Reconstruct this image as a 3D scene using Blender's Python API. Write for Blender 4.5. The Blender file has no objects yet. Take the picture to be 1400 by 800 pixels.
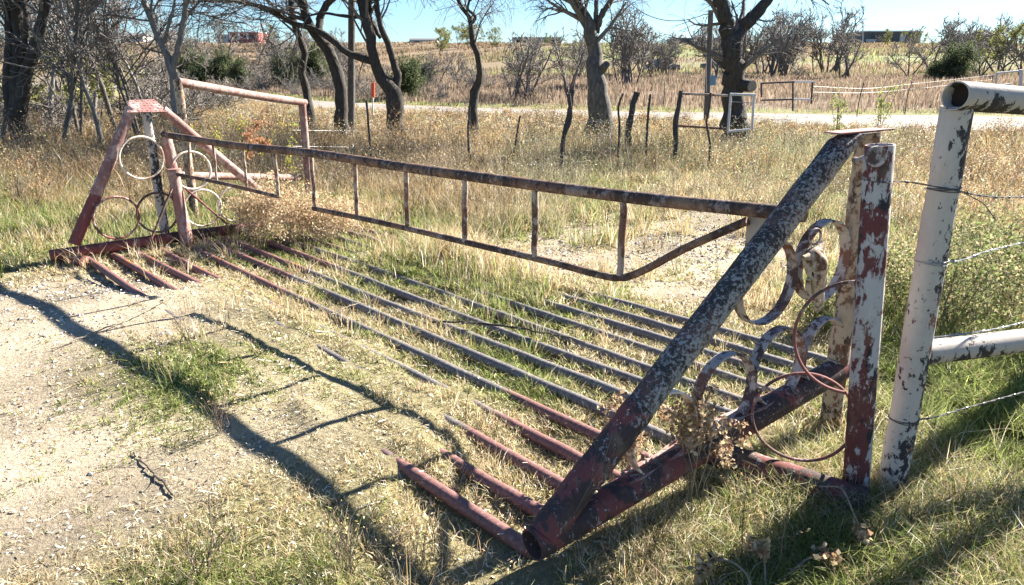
import bpy, math, random
import numpy as np
R = math.radians
rng = np.random.default_rng(7)
random.seed(7)
sc = bpy.context.scene
COL = sc.collection

# ------------------------------------------------------------------ camera
H = 1.6; FPX = 988.0; PITCH = R(17.0)
cam = bpy.data.cameras.new("camera"); camo = bpy.data.objects.new("camera", cam); COL.objects.link(camo)
cam.sensor_width = 36; cam.lens = FPX / 1400 * 36; cam.clip_start = 0.05; cam.clip_end = 6000
camo.location = (0, 0, H); camo.rotation_euler = (math.pi / 2 - PITCH, 0, 0)
sc.camera = camo
# ------------------------------------------------------------------ light
SUN_AZ = R(52.0)      # to the right of straight ahead
SUN_EL = R(33.3)
w = bpy.data.worlds.new("World"); sc.world = w; w.use_nodes = True
nt = w.node_tree; bg = nt.nodes["Background"]
sky = nt.nodes.new("ShaderNodeTexSky"); sky.sky_type = 'NISHITA'; sky.sun_disc = False
sky.sun_elevation = SUN_EL; sky.sun_rotation = SUN_AZ
sky.air_density = 1.0; sky.dust_density = 0.25; sky.ozone_density = 2.5; sky.altitude = 200
tint = nt.nodes.new('ShaderNodeMix'); tint.data_type = 'RGBA'; tint.blend_type = 'MULTIPLY'; tint.inputs[0].default_value = 1; tint.inputs[7].default_value = (.50, .645, .79, 1)
nt.links.new(sky.outputs[0], tint.inputs[6]); nt.links.new(tint.outputs[2], bg.inputs[0]); bg.inputs[1].default_value = 0.05
sl = bpy.data.lights.new("sun", 'SUN'); sl.energy = 5.0; sl.angle = R(0.55); sl.color = (1.0, 0.93, 0.82)
so = bpy.data.objects.new("sun", sl); COL.objects.link(so)
from mathutils import Vector
sdir = Vector((math.sin(SUN_AZ) * math.cos(SUN_EL), math.cos(SUN_AZ) * math.cos(SUN_EL), math.sin(SUN_EL)))
so.rotation_euler = sdir.to_track_quat('Z', 'Y').to_euler(); so.location = (6, 8, 12)
sc.view_settings.view_transform = 'Standard'; sc.view_settings.look = 'None'
sc.view_settings.exposure = 2.28; sc.view_settings.gamma = 1.0
sc.render.resolution_x = 1024; sc.render.resolution_y = 585
sc.cycles.max_bounces = 5; sc.cycles.diffuse_bounces = 2; sc.cycles.glossy_bounces = 2
sc.cycles.transmission_bounces = 3; sc.cycles.transparent_max_bounces = 4

# ------------------------------------------------------------------ helpers: pixels of the photo to points
CP, SP = math.cos(PITCH), math.sin(PITCH)
def ray(u, v):
    x = (u - 700) / FPX; y = (400 - v) / FPX
    return np.array([x, CP + y * SP, -SP + y * CP])
def PZ(u, v, z=0.0):
    d = ray(u, v); return np.array([0, 0, H]) + d * ((z - H) / d[2])
def PY(u, v, y):
    d = ray(u, v); return np.array([0, 0, H]) + d * (y / d[1])
def PP(u, v, A, B):       # on the vertical plane through ground points A and B
    nx, ny = -(B[1] - A[1]), (B[0] - A[0]); d = ray(u, v)
    t = (A[0] * nx + A[1] * ny) / (d[0] * nx + d[1] * ny)
    return np.array([0, 0, H]) + d * t
NX, NY = 0.7307, 0.6827    # driving direction n, pipe direction g = (-NY, NX)
def G2(n, g, z=0.0): return np.array([NX * n - NY * g, NY * n + NX * g, z])

# ------------------------------------------------------------------ noise
class VN:
    def __init__(s, seed): s.t = np.random.default_rng(seed).random((256, 256))
    def __call__(s, x, y):
        x = np.asarray(x, float); y = np.asarray(y, float)
        xi = np.floor(x).astype(int); yi = np.floor(y).astype(int); fx = x - xi; fy = y - yi
        fx = fx * fx * (3 - 2 * fx); fy = fy * fy * (3 - 2 * fy)
        a = s.t[xi % 256, yi % 256]; b = s.t[(xi + 1) % 256, yi % 256]
        c = s.t[xi % 256, (yi + 1) % 256]; d = s.t[(xi + 1) % 256, (yi + 1) % 256]
        return (a * (1 - fx) + b * fx) * (1 - fy) + (c * (1 - fx) + d * fx) * fy
vn = VN(3); vn2 = VN(11); vn3 = VN(23)
def fbm(x, y, f=vn):
    return f(x, y) * .5 + f(x * 2.1 + 7, y * 2.1) * .27 + f(x * 4.3, y * 4.3 + 3) * .15 + f(x * 9.1, y * 9.1) * .08
def ss(a, b, x): t = np.clip((x - a) / (b - a), 0, 1); return t * t * (3 - 2 * t)

ROAD = np.array([(-70, 105), (-45, 84), (-26, 62), (-10.5, 38.5), (-2, 31.5), (6, 27.5), (13, 24.5), (22, 21.5), (34, 19), (60, 16), (110, 13)], float)
ROADW = np.array([4.5, 4.5, 4.0, 3.4, 3.2, 3.6, 4.8, 6.0, 6.0, 6, 6])
def yroad(x): return np.interp(x, ROAD[:, 0], ROAD[:, 1])
def wroad(x): return np.interp(x, ROAD[:, 0], ROADW)
def gz(x, y):
    x = np.asarray(x, float); y = np.asarray(y, float)
    n = NX * x + NY * y; g = -NY * x + NX * y
    d = y - yroad(x) - 6
    z = np.interp(d, [-1e4, 0, 36, 60, 215, 240, 4000], [0, 0, 1.1, 1.6, 10.4, 10.8, 11.0])
    z = z * (1 + ss(30, 200, d) * (yroad(x) + 222 - 250) / 250)
    z = z + ss(40, 140, d) * (fbm(x / 40, y / 40) - .5) * 1.5
    fl = ss(-2, 3, np.abs(y - yroad(x)) - wroad(x))
    z = z + (fbm(x * .35, y * .35) - .5) * .10 * ss(3.5, 9, np.hypot(x, y)) * np.where(d < 0, fl, 1)
    z = z + (fbm(x * 1.7, y * 1.7, vn2) - .5) * .035 * np.where(y < 20, 1, fl)
    z = z + .052 * ss(.2, 1.3, n) * (1 - ss(1.5, 1.6, n)) * ss(1.5, 2.6, g) * (1 - ss(5.6, 6.6, g))
    # pit of the guard with the dirt washed over its middle
    ins = ss(1.30, 1.42, n) * (1 - ss(3.95, 4.1, n)) * ss(1.3, 1.5, g) * (1 - ss(7.2, 7.4, g))
    wob = (fbm(x * 2.2, y * 2.2, vn3) - .5)
    mound = ss(1.95, 2.5, g + wob * .5) * (1 - ss(5.4, 6.0, g + wob * .4)) * (1 - ss(2.0, 2.35, n + wob * .7))
    mound = np.maximum(mound, 1.0 * ss(3.3, 3.9, g + wob) * (1 - ss(5.2, 5.8, g)) * ss(2.9, 3.3, n + wob * .5))
    zi = -.010 + .068 * mound + wob * .06 + (fbm(x * 6, y * 6, vn2) - .5) * .03
    return z * (1 - ins) + (zi) * ins
def bare(x, y):           # 1 = bare dirt
    n = NX * x + NY * y; g = -NY * x + NX * y
    wob = (fbm(x * 1.3, y * 1.3, vn3) - .5) * 1.6
    a = ss(1.9, 3.0, g + wob * .8) * (1 - ss(6.3, 7.2, g + wob * .6)) * (1 - ss(1.35, 2.2, n + wob * .4))
    a = a * (1 - .92 * np.exp(-(((n - 1.12 + wob * .3) / .34) ** 2 + ((g - 3.75) / .75) ** 2)))
    a = a * (1 - .55 * np.exp(-(((n - 1.7) / .35) ** 2 + ((g - 3.2 + wob) / .9) ** 2)))
    b = ss(2.2, 2.8, g + wob * .5) * (1 - ss(4.6, 5.4, g - (n - 4) * .25 + wob)) * ss(3.9, 4.2, n + wob * .3) * (1 - ss(6.8, 9.5, n + wob))
    return np.clip(np.maximum(a, b * (.55 + .4 * ss(.42, .58, fbm(x * 2.3, y * 2.3, vn)))), 0, 1)

# ------------------------------------------------------------------ materials
def mat(name, rough=.8):
    m = bpy.data.materials.new(name); m.use_nodes = True
    b = m.node_tree.nodes["Principled BSDF"]; b.inputs["Roughness"].default_value = rough
    b.inputs["Specular IOR Level"].default_value = .3
    return m, m.node_tree, b
def N(nt, t, **k):
    n = nt.nodes.new(t)
    for a, v in k.items(): setattr(n, a, v)
    return n
def noise(nt, scale, detail=4, rough=.55, vec=None, dist=0.0):
    n = N(nt, "ShaderNodeTexNoise"); n.inputs["Scale"].default_value = scale; n.inputs["Detail"].default_value = detail
    n.inputs["Roughness"].default_value = rough; n.inputs["Distortion"].default_value = dist
    if vec is not None: nt.links.new(vec, n.inputs["Vector"])
    return n.outputs[0]
def ramp(nt, fac, stops):
    r = N(nt, "ShaderNodeValToRGB"); cr = r.color_ramp
    while len(cr.elements) < len(stops): cr.elements.new(.5)
    for e, (p, c) in zip(cr.elements, stops):
        e.position = p; e.color = (*c, 1) if len(c) == 3 else c
    nt.links.new(fac, r.inputs[0]); return r.outputs[0]
def mix(nt, fac, a, b, bt='MIX'):
    m = N(nt, "ShaderNodeMix", data_type='RGBA', blend_type=bt)
    for s, v in ((m.inputs[0], fac), (m.inputs[6], a), (m.inputs[7], b)):
        if hasattr(v, 'links'): nt.links.new(v, s)
        elif isinstance(v, tuple): s.default_value = (*v, 1)
        else: s.default_value = v
    return m.outputs[2]
def bump(nt, b, h, s=.3, d=.01):
    n = N(nt, "ShaderNodeBump"); n.inputs["Strength"].default_value = s; n.inputs["Distance"].default_value = d
    nt.links.new(h, n.inputs["Height"]); nt.links.new(n.outputs[0], b.inputs["Normal"])
def wh(v): return (v, v, v)

def paint_mat(name, under, coat, coat2, c1, c2, scale=14, soft=.012, speck=.5, dust=.25, rough=.62, wb=.7, wf=1.0, zs=.7, side=None, top=None):
    """peeling paint: under = bare rusty steel, coat2 = primer showing at c2 share, coat = top paint at c1 share"""
    m, nt, b = mat(name, rough + .12); b.inputs["Specular IOR Level"].default_value = .15
    tc0 = N(nt, "ShaderNodeTexCoord").outputs["Object"]
    mp = N(nt, "ShaderNodeMapping"); mp.inputs["Scale"].default_value = (1, 1, zs); nt.links.new(tc0, mp.inputs[0]); tc = mp.outputs[0]
    big = noise(nt, scale * .4, 3, .6, tc, .6); fine = noise(nt, scale * 2.4, 9, .70, tc, .3)
    s = N(nt, "ShaderNodeMath", operation='MULTIPLY_ADD'); nt.links.new(fine, s.inputs[0]); s.inputs[1].default_value = wf
    nt.links.new(mulf(nt, big, wb), s.inputs[2]); v = s.outputs[0]
    if side is not None:
        ge = N(nt, "ShaderNodeNewGeometry"); dp = N(nt, "ShaderNodeVectorMath", operation='DOT_PRODUCT'); nt.links.new(ge.outputs["Normal"], dp.inputs[0]); dp.inputs[1].default_value = side
        ad = N(nt, "ShaderNodeMath", operation='ADD'); nt.links.new(v, ad.inputs[0]); nt.links.new(dp.outputs["Value"], ad.inputs[1]); v = ad.outputs[0]
    t1 = .5 * (wb + wf) + (.5 - c1) * .46
    mk1 = ramp(nt, mapr(nt, v, t1 - soft, t1 + soft), [(0, wh(0)), (1, wh(1))])
    big2 = noise(nt, scale * .22, 3, .6, off(nt, tc, 5.3), .8); fine2 = noise(nt, scale * 1.2, 7, .7, off(nt, tc, 9.1), .2)
    s2 = N(nt, "ShaderNodeMath", operation='MULTIPLY_ADD'); nt.links.new(fine2, s2.inputs[0]); s2.inputs[1].default_value = .6
    nt.links.new(big2, s2.inputs[2]); t2 = .80 + (.5 - c2) * .55
    mk2 = ramp(nt, mapr(nt, s2.outputs[0], t2 - .02, t2 + .02), [(0, wh(0)), (1, wh(1))])
    var = noise(nt, 45, 5, .7, tc)
    un = mix(nt, var, tuple(c * .6 for c in under), tuple(min(1, c * 1.5) for c in under))
    cb = mix(nt, var, tuple(c * .8 for c in coat2), tuple(min(1, c * 1.2) for c in coat2))
    ca = mix(nt, var, tuple(c * .82 for c in coat), tuple(min(1, c * 1.08) for c in coat))
    c = mix(nt, mk2, un, cb); c = mix(nt, mk1, c, ca)
    st = noise(nt, 9, 4, .7, tc)
    c = mix(nt, mulf(nt, ramp(nt, st, [(.52, wh(0)), (.72, wh(1))]), dust), c, tuple(x * .9 for x in (.33, .24, .16)))
    nt.links.new(c, b.inputs["Base Color"])
    hsum = N(nt, "ShaderNodeMath", operation='MULTIPLY_ADD'); nt.links.new(mk1, hsum.inputs[0]); hsum.inputs[1].default_value = .6
    nt.links.new(var, hsum.inputs[2]); bump(nt, b, hsum.outputs[0], .5, .0022)
    return m
def mapr(nt, v, a, b_):
    m = N(nt, "ShaderNodeMapRange"); m.inputs[1].default_value = a; m.inputs[2].default_value = b_; nt.links.new(v, m.inputs[0]); return m.outputs[0]
def mulf(nt, v, k):
    m = N(nt, "ShaderNodeMath", operation='MULTIPLY'); nt.links.new(v, m.inputs[0]); m.inputs[1].default_value = k; return m.outputs[0]
def off(nt, vec, o):
    a = N(nt, "ShaderNodeVectorMath", operation='ADD'); nt.links.new(vec, a.inputs[0]); a.inputs[1].default_value = (o, o * .7, -o); return a.outputs[0]

BLACK = (.028, .026, .030); WHITE = (.60, .58, .58); RED = (.125, .042, .040); RUST = (.085, .05, .038)
M = {}
M['leg'] = paint_mat('weathered_black_white_paint', (.050, .043, .040), (.34, .32, .30), (.12, .07, .06), .47, .36, 32, .06, wb=.5, wf=1.5, zs=1, side=(.055, -.01, -.06))
M['legred'] = paint_mat('weathered_maroon_paint', (.06, .042, .04), (.30, .27, .27), (.17, .06, .055), .24, .42, 26, .03, dust=.5, wb=.5, wf=1.1)
M['post_red'] = paint_mat('white_paint_over_maroon', BLACK, (.43, .405, .39), RED, .50, .60, 13, .03, wb=.9, wf=1.3, zs=.5, side=(.05, -.02, .02))
M['post_tan'] = paint_mat('tan_stained_white_paint', (.06, .04, .035), (.44, .36, .27), (.17, .09, .06), .50, .5, 16, .04, dust=.8)
M['post_white'] = paint_mat('white_paint_black_patches', (.04, .038, .042), (.43, .40, .375), (.20, .09, .07), .60, .22, 18, wb=.6, side=(-.08, .0, .0))
M['rail_white'] = paint_mat('dusty_white_rail_paint', (.04, .036, .036), (.41, .37, .335), (.10, .08, .075), .50, .30, 13, side=(.0, -.06, .12))
M['pink'] = paint_mat('faded_red_primer', (.20, .11, .10), (.40, .30, .27), (.28, .15, .13), .48, .60, 12, .05, dust=.35)
M['pinkred'] = paint_mat('red_primer_paint', (.12, .05, .045), (.32, .22, .20), (.19, .065, .06), .26, .72, 12, .04, dust=.2)
M['gate'] = paint_mat('dark_rusty_gate_steel', (.060, .040, .034), (.26, .20, .18), (.15, .085, .06), .34, .45, 20, .06, dust=.6, wb=.7, wf=1.1)
M['gate_light'] = paint_mat('pale_rusty_picket_steel', (.10, .06, .045), (.40, .33, .28), (.19, .10, .07), .46, .5, 16, .05, dust=.6)
M['hoop'] = paint_mat('peeling_white_hoop_paint', (.08, .05, .055), (.42, .39, .385), (.18, .09, .07), .50, .5, 13, .05)
M['hoopred'] = paint_mat('dull_red_hoop_paint', (.10, .06, .055), (.42, .32, .30), (.20, .08, .075), .30, .6, 20, .03)
M['hooppale'] = paint_mat('pale_pink_hoop_paint', (.16, .09, .07), (.74, .64, .54), (.36, .22, .17), .66, .6, 18, .03)
M['tread'] = paint_mat('faded_red_tread_plate', (.22, .12, .11), (.42, .28, .26), (.30, .14, .13), .35, .6, 12, .05)

def pipe_mat():
    m, nt, b = mat('grate_pipe_steel', .58)
    tc = N(nt, "ShaderNodeTexCoord").outputs["Object"]
    at = N(nt, "ShaderNodeAttribute", attribute_name='wear').outputs["Fac"]
    n1 = noise(nt, 5, 4, .6, tc, .4); n2 = noise(nt, 60, 6, .7, tc); n3 = noise(nt, 3, 3, .5, off(nt, tc, 4))
    grey = ramp(nt, n2, [(.3, (.07, .06, .058)), (.55, (.17, .155, .15)), (.75, (.30, .28, .275))])
    red = ramp(nt, n2, [(.3, (.09, .045, .04)), (.58, (.22, .11, .10)), (.78, (.38, .26, .23))])
    orange = ramp(nt, n2, [(.3, (.18, .06, .02)), (.65, (.36, .15, .05))])
    red = mix(nt, ramp(nt, n3, [(.60, wh(0)), (.70, wh(1))]), red, orange)
    s = N(nt, "ShaderNodeMath", operation='MULTIPLY_ADD'); nt.links.new(n1, s.inputs[0]); s.inputs[1].default_value = .8; nt.links.new(at, s.inputs[2])
    c = mix(nt, ramp(nt, s.outputs[0], [(.75, wh(0)), (.95, wh(1))]), grey, red)
    nt.links.new(c, b.inputs["Base Color"]); b.inputs["Metallic"].default_value = .0
    bump(nt, b, n2, .4, .002); return m
M['pipe'] = pipe_mat()

def attr_mat(name, trans=.35, rough=.75, spec=.25):
    m, nt, b = mat(name, rough); b.inputs["Specular IOR Level"].default_value = spec
    a = N(nt, "ShaderNodeAttribute", attribute_name='Col').outputs["Color"]
    nt.links.new(a, b.inputs["Base Color"])
    if trans > 0:
        t = N(nt, "ShaderNodeBsdfTranslucent"); nt.links.new(a, t.inputs[0])
        mx = N(nt, "ShaderNodeMixShader"); mx.inputs[0].default_value = trans
        nt.links.new(b.outputs[0], mx.inputs[1]); nt.links.new(t.outputs[0], mx.inputs[2])
        nt.links.new(mx.outputs[0], nt.nodes["Material Output"].inputs[0])
    return m
M['blade'] = attr_mat('grass_blades', .50)
M['leaf'] = attr_mat('leaves_and_seed_heads', .40)
M['twig'] = attr_mat('dry_stems', .12)
M['stone'] = attr_mat('pebbles_and_litter', 0)

def bark_mat(name, dark, light, sc_=7, k=.55):
    m, nt, b = mat(name, .9)
    tc = N(nt, "ShaderNodeTexCoord").outputs["Object"]
    mp = N(nt, "ShaderNodeMapping"); mp.inputs["Scale"].default_value = (1, 1, .28); nt.links.new(tc, mp.inputs[0])
    n1 = noise(nt, sc_ * 3, 8, .72, mp.outputs[0], .6); n2 = noise(nt, 1.3, 4, .6, tc)
    c = ramp(nt, n1, [(.34, dark), (.66, light)])
    c = mix(nt, mulf(nt, n2, k), c, tuple((d + l) * .35 for d, l in zip(dark, light)))
    nt.links.new(c, b.inputs["Base Color"]); bump(nt, b, n1, .9, .03); return m
M['bark_dark'] = bark_mat('dark_furrowed_bark', (.020, .017, .015), (.10, .088, .078))
M['bark_grey'] = bark_mat('grey_bark', (.035, .032, .03), (.20, .185, .17))
M['bark_pale'] = bark_mat('pale_grey_bark', (.10, .095, .09), (.34, .32, .30))
M['bark_far'] = bark_mat('grey_brown_bark_of_far_trees', (.075, .066, .062), (.17, .15, .145))
M['twig_grey'] = bark_mat('grey_twigs', (.10, .088, .08), (.24, .215, .20), 2)
M['twig_far'] = bark_mat('pale_brown_twigs_far', (.15, .135, .12), (.29, .265, .235), 1)
M['twig_brown'] = bark_mat('brown_twigs', (.10, .07, .055), (.24, .19, .15), 2)
M['twig_pale'] = bark_mat('straw_coloured_stems', (.30, .23, .15), (.56, .46, .32), 2)
M['wood'] = bark_mat('weathered_post_wood', (.022, .02, .02), (.12, .11, .105), 12)
M['wood_pole'] = bark_mat('utility_pole_wood', (.05, .045, .045), (.17, .16, .155), 10)
M['cutwood'] = bark_mat('pale_cut_wood', (.20, .165, .13), (.42, .37, .30), 14)

def simple(name, col, rough=.7, metal=0.0, var=.25, scale=12):
    m, nt, b = mat(name, rough); tc = N(nt, "ShaderNodeTexCoord").outputs["Object"]
    n = noise(nt, scale, 5, .65, tc)
    nt.links.new(mix(nt, n, tuple(c * (1 - var) for c in col), tuple(min(1, c * (1 + var)) for c in col)), b.inputs["Base Color"])
    b.inputs["Metallic"].default_value = metal; bump(nt, b, n, .2, .003); return m
M['wire'] = simple('rusty_barbed_wire', (.09, .085, .09), .5, .5)
M['wire_pale'] = simple('galvanised_wire', (.32, .32, .33), .45, .5)
M['tpost'] = simple('dark_steel_post', (.05, .045, .045), .7)
M['bone'] = paint_mat('weathered_bone', (.12, .07, .045), (.50, .43, .33), (.30, .22, .14), .56, .6, 14, .06, dust=.3, zs=1, wb=.8)
M['inside'] = simple('painted_hollow_shade', (.035, .022, .018), .9)  # near-black colour that paints shade into the rail mouth and eye hollows
M['darksteel'] = simple('dark_painted_steel', (.045, .042, .045), .6)
M['greysteel'] = simple('pale_grey_steel', (.45, .45, .46), .55)
M['white'] = simple('white_paint', (.72, .72, .70), .6, 0, .08)
M['orange'] = simple('orange_marker_sleeve', (.62, .09, .04), .5, 0, .1)
M['greymetal'] = simple('grey_metal_siding', (.16, .18, .21), .5, 0, .1, 2)
M['darkwall'] = simple('dark_metal_siding', (.09, .095, .10), .6, 0, .15, 1)
M['palewall'] = simple('pale_building_wall', (.45, .45, .44), .7, 0, .1, 1)
M['redwall'] = simple('red_brick_wall', (.34, .10, .085), .8, 0, .15, 2)
M['roofw'] = simple('pale_metal_roof', (.62, .62, .60), .4, 0, .08, 1)
M['roofg'] = simple('grey_roof', (.12, .12, .13), .7, 0, .1, 1)
M['glass'] = simple('dark_window_glass', (.03, .035, .04), .15, 0, .1, 1)
M['bluebox'] = simple('blue_grey_box', (.12, .24, .38), .5, 0, .1)
M['redsign'] = simple('red_sign_letters', (.55, .07, .06), .5, 0, .1)

def ground_mat():
    m, nt, b = mat('ground_soil', .95); b.inputs["Specular IOR Level"].default_value = .1
    tc = N(nt, "ShaderNodeTexCoord").outputs["Object"]
    a = N(nt, "ShaderNodeAttribute", attribute_name='Col').outputs["Color"]
    n1 = noise(nt, 2.2, 6, .7, tc); n2 = noise(nt, 38, 6, .75, tc); n3 = noise(nt, 130, 3, .7, tc)
    vo = N(nt, "ShaderNodeTexVoronoi"); vo.inputs["Scale"].default_value = 75; nt.links.new(tc, vo.inputs["Vector"])
    c = mix(nt, .75, a, ramp(nt, n2, [(.25, wh(.45)), (.55, wh(.98)), (.78, wh(1.35))]), 'MULTIPLY')
    c = mix(nt, .6, c, ramp(nt, n1, [(.3, wh(.75)), (.7, wh(1.2))]), 'MULTIPLY')
    c = mix(nt, .6, c, ramp(nt, n3, [(.3, wh(.6)), (.7, wh(1.3))]), 'MULTIPLY')
    nt.links.new(c, b.inputs["Base Color"])
    h = N(nt, "ShaderNodeMath", operation='ADD'); nt.links.new(n2, h.inputs[0]); nt.links.new(mulf(nt, vo.outputs["Distance"], .12), h.inputs[1])
    bump(nt, b, h.outputs[0], 1.0, .022); return m
M['ground'] = ground_mat()
def road_mat():
    m, nt, b = mat('pale_gravel_road', .9)
    tc = N(nt, "ShaderNodeTexCoord").outputs["Object"]
    n1 = noise(nt, .5, 6, .7, tc); n2 = noise(nt, 20, 5, .7, tc)
    c = ramp(nt, n1, [(.3, (.13, .115, .10)), (.5, (.21, .185, .165)), (.7, (.28, .25, .225))])
    c = mix(nt, .6, c, ramp(nt, n2, [(.3, wh(.7)), (.7, wh(1.25))]), 'MULTIPLY')
    nt.links.new(c, b.inputs["Base Color"]); bump(nt, b, n2, .5, .02); return m
M['road'] = road_mat()

# ------------------------------------------------------------------ mesh makers
def np_mesh(name, V, faces, col=None, smooth=False, mats=None, base=(0, 0, 0)):
    """faces: list of int arrays (n,k)"""
    V = np.asarray(V, float) - np.asarray(base, float)
    me = bpy.data.meshes.new(name)
    me.vertices.add(len(V)); me.vertices.foreach_set('co', V.astype(np.float32).ravel())
    loops = np.concatenate([f.ravel() for f in faces if len(f)]).astype(np.int32)
    tot = np.concatenate([np.full(len(f), f.shape[1]) for f in faces if len(f)]).astype(np.int32)
    me.loops.add(len(loops)); me.loops.foreach_set('vertex_index', loops)
    me.polygons.add(len(tot)); me.polygons.foreach_set('loop_start', (np.cumsum(tot) - tot).astype(np.int32))
    me.polygons.foreach_set('loop_total', tot)
    me.polygons.foreach_set('use_smooth', np.full(len(tot), smooth))
    if col is not None:
        at = me.color_attributes.new('Col', 'FLOAT_COLOR', 'POINT')
        c = np.ones((len(V), 4), np.float32); c[:, :3] = col; at.data.foreach_set('color', c.ravel())
    me.update(calc_edges=True)
    return me
def link(name, me, m=None, parent=None, loc=(0, 0, 0)):
    o = bpy.data.objects.new(name, me); COL.objects.link(o)
    if m is not None: me.materials.append(m)
    if parent is not None: o.parent = parent
    o.location = loc; return o
def tag(o, label, cat, group=None, kind=None):
    if label: o['label'] = label
    if cat: o['category'] = cat
    if group: o['group'] = group
    if kind: o['kind'] = kind
    return o
def thing(name, label, cat, loc, group=None):
    o = bpy.data.objects.new(name, None); COL.objects.link(o); o.location = tuple(loc); o.empty_display_size = .2
    return tag(o, label, cat, group)

def tubes(P, Rr, sides=6, cap=True):
    """P (N,K,3) polylines, Rr (N,K) radii -> V, faces"""
    P = np.asarray(P, float); Rr = np.asarray(Rr, float); n, k, _ = P.shape
    T = np.empty_like(P); T[:, 1:-1] = P[:, 2:] - P[:, :-2]; T[:, 0] = P[:, 1] - P[:, 0]; T[:, -1] = P[:, -1] - P[:, -2]
    T /= np.linalg.norm(T, axis=2, keepdims=True) + 1e-9
    A0 = P[:, -1] - P[:, 0]; ref = np.where(np.abs(A0[:, 2:3]) > .8 * np.linalg.norm(A0, axis=1, keepdims=True), np.array([[1., .13, 0]]), np.array([[0, .1, 1.]]))
    U = np.cross(T, ref[:, None, :]); U /= np.linalg.norm(U, axis=2, keepdims=True) + 1e-9
    W = np.cross(T, U)
    a = np.arange(sides) * 2 * math.pi / sides
    V = P[:, :, None] + Rr[:, :, None, None] * (np.cos(a)[None, None, :, None] * U[:, :, None] + np.sin(a)[None, None, :, None] * W[:, :, None])
    idx = np.arange(n * k * sides).reshape(n, k, sides)
    q = np.stack([idx[:, :-1], np.roll(idx, -1, 2)[:, :-1], np.roll(idx, -1, 2)[:, 1:], idx[:, 1:]], -1).reshape(-1, 4)
    fs = [q]
    if cap: fs += [idx[:, 0, ::-1].reshape(n, sides), idx[:, -1].reshape(n, sides)]
    return V.reshape(-1, 3), fs
class MB:
    def __init__(s): s.V = []; s.F = {}; s.n = 0; s.E = {}
    def add(s, V, fs):
        s.V.append(np.asarray(V, float))
        for f in fs:
            if len(f): s.F.setdefault(f.shape[1], []).append(np.asarray(f) + s.n)
        s.n += len(V); return s
    def tube(s, pts, r, sides=20, cap=True, res=None):
        pts = np.array([np.asarray(p, float) for p in pts]); rr = np.full(len(pts), r) if np.isscalar(r) else np.asarray(r, float)
        if res:
            t = np.linspace(0, len(pts) - 1, res); i = np.arange(len(pts))
            pts = np.stack([np.interp(t, i, pts[:, j]) for j in range(3)], 1); rr = np.interp(t, i, rr)
        V, f = tubes(pts[None], rr[None], sides, cap); return s.add(V, f)
    def box(s, c, size, ax=None):
        c = np.asarray(c, float); hx, hy, hz = [d / 2 for d in size]
        ax = np.eye(3) if ax is None else np.asarray(ax, float)
        k = np.array([(x, y, z) for x in (-hx, hx) for y in (-hy, hy) for z in (-hz, hz)]) @ ax
        f = np.array([(0, 1, 3, 2), (4, 6, 7, 5), (0, 4, 5, 1), (2, 3, 7, 6), (0, 2, 6, 4), (1, 5, 7, 3)])
        return s.add(k + c, [f])
    def prism(s, poly, thick):      # poly (k,3) planar, extruded by vector
        poly = np.asarray(poly, float); k = len(poly); V = np.vstack([poly, poly + np.asarray(thick)])
        f = np.array([[i, (i + 1) % k, k + (i + 1) % k, k + i] for i in range(k)])
        return s.add(V, [f, np.arange(k)[None, ::-1], np.arange(k, 2 * k)[None]])
    def build(s, name, m, parent=None, base=None, smooth=True, col=None):
        if base is None: base = parent.location if parent is not None else (0, 0, 0)
        me = np_mesh(name, np.vstack(s.V), [np.vstack(v) for v in s.F.values()], col, smooth, base=tuple(base))
        o = link(name, me, m, parent, (0, 0, 0) if parent is not None else tuple(base))
        if smooth: me.set_sharp_from_angle(angle=R(40))
        return o
def wob_pipe(a, b, r, k=14, amp=.0015, sag=0.0):
    a = np.asarray(a, float); b = np.asarray(b, float); t = np.linspace(0, 1, k)
    p = a + (b - a) * t[:, None] + rng.normal(0, amp, (k, 3)); p[:, 2] -= sag * np.sin(math.pi * t)
    return p, r * (1 + rng.normal(0, .01, k))
def pipe(name, a, b, r, m, parent=None, base=None, sides=28, sag=0.0, amp=.0012):
    p, rr = wob_pipe(a, b, r, sag=sag, amp=amp); mb = MB(); mb.tube(p, rr, sides); return mb.build(name, m, parent, base)
def open_pipe(mb, a, b, r, wall=.007, depth=.35, sides=32):
    """pipe whose start is an open mouth"""
    a = np.asarray(a, float); b = np.asarray(b, float); d = (b - a) / np.linalg.norm(b - a); ri = r - wall
    P = np.array([a + d * depth, a + d * .002, a, a, a + d * .002, b]); RR = np.array([ri, ri, ri + .001, r - .001, r, r])
    V, f = tubes(P[None], RR[None], sides, False)
    # constant frame already given by straight axis
    T = d; ref = np.array([1., .13, 0]) if abs(d[2]) > .8 else np.array([0, .1, 1.]); U = np.cross(T, ref); U /= np.linalg.norm(U); W = np.cross(T, U)
    an = np.arange(sides) * 2 * math.pi / sides
    V = np.vstack([p + q * (np.cos(an)[:, None] * U + np.sin(an)[:, None] * W) for p, q in zip(P, RR)])
    idx = np.arange(len(V)).reshape(6, sides)
    caps = [idx[0][None], idx[-1][None]]
    mb.add(V, f + caps)
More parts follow.
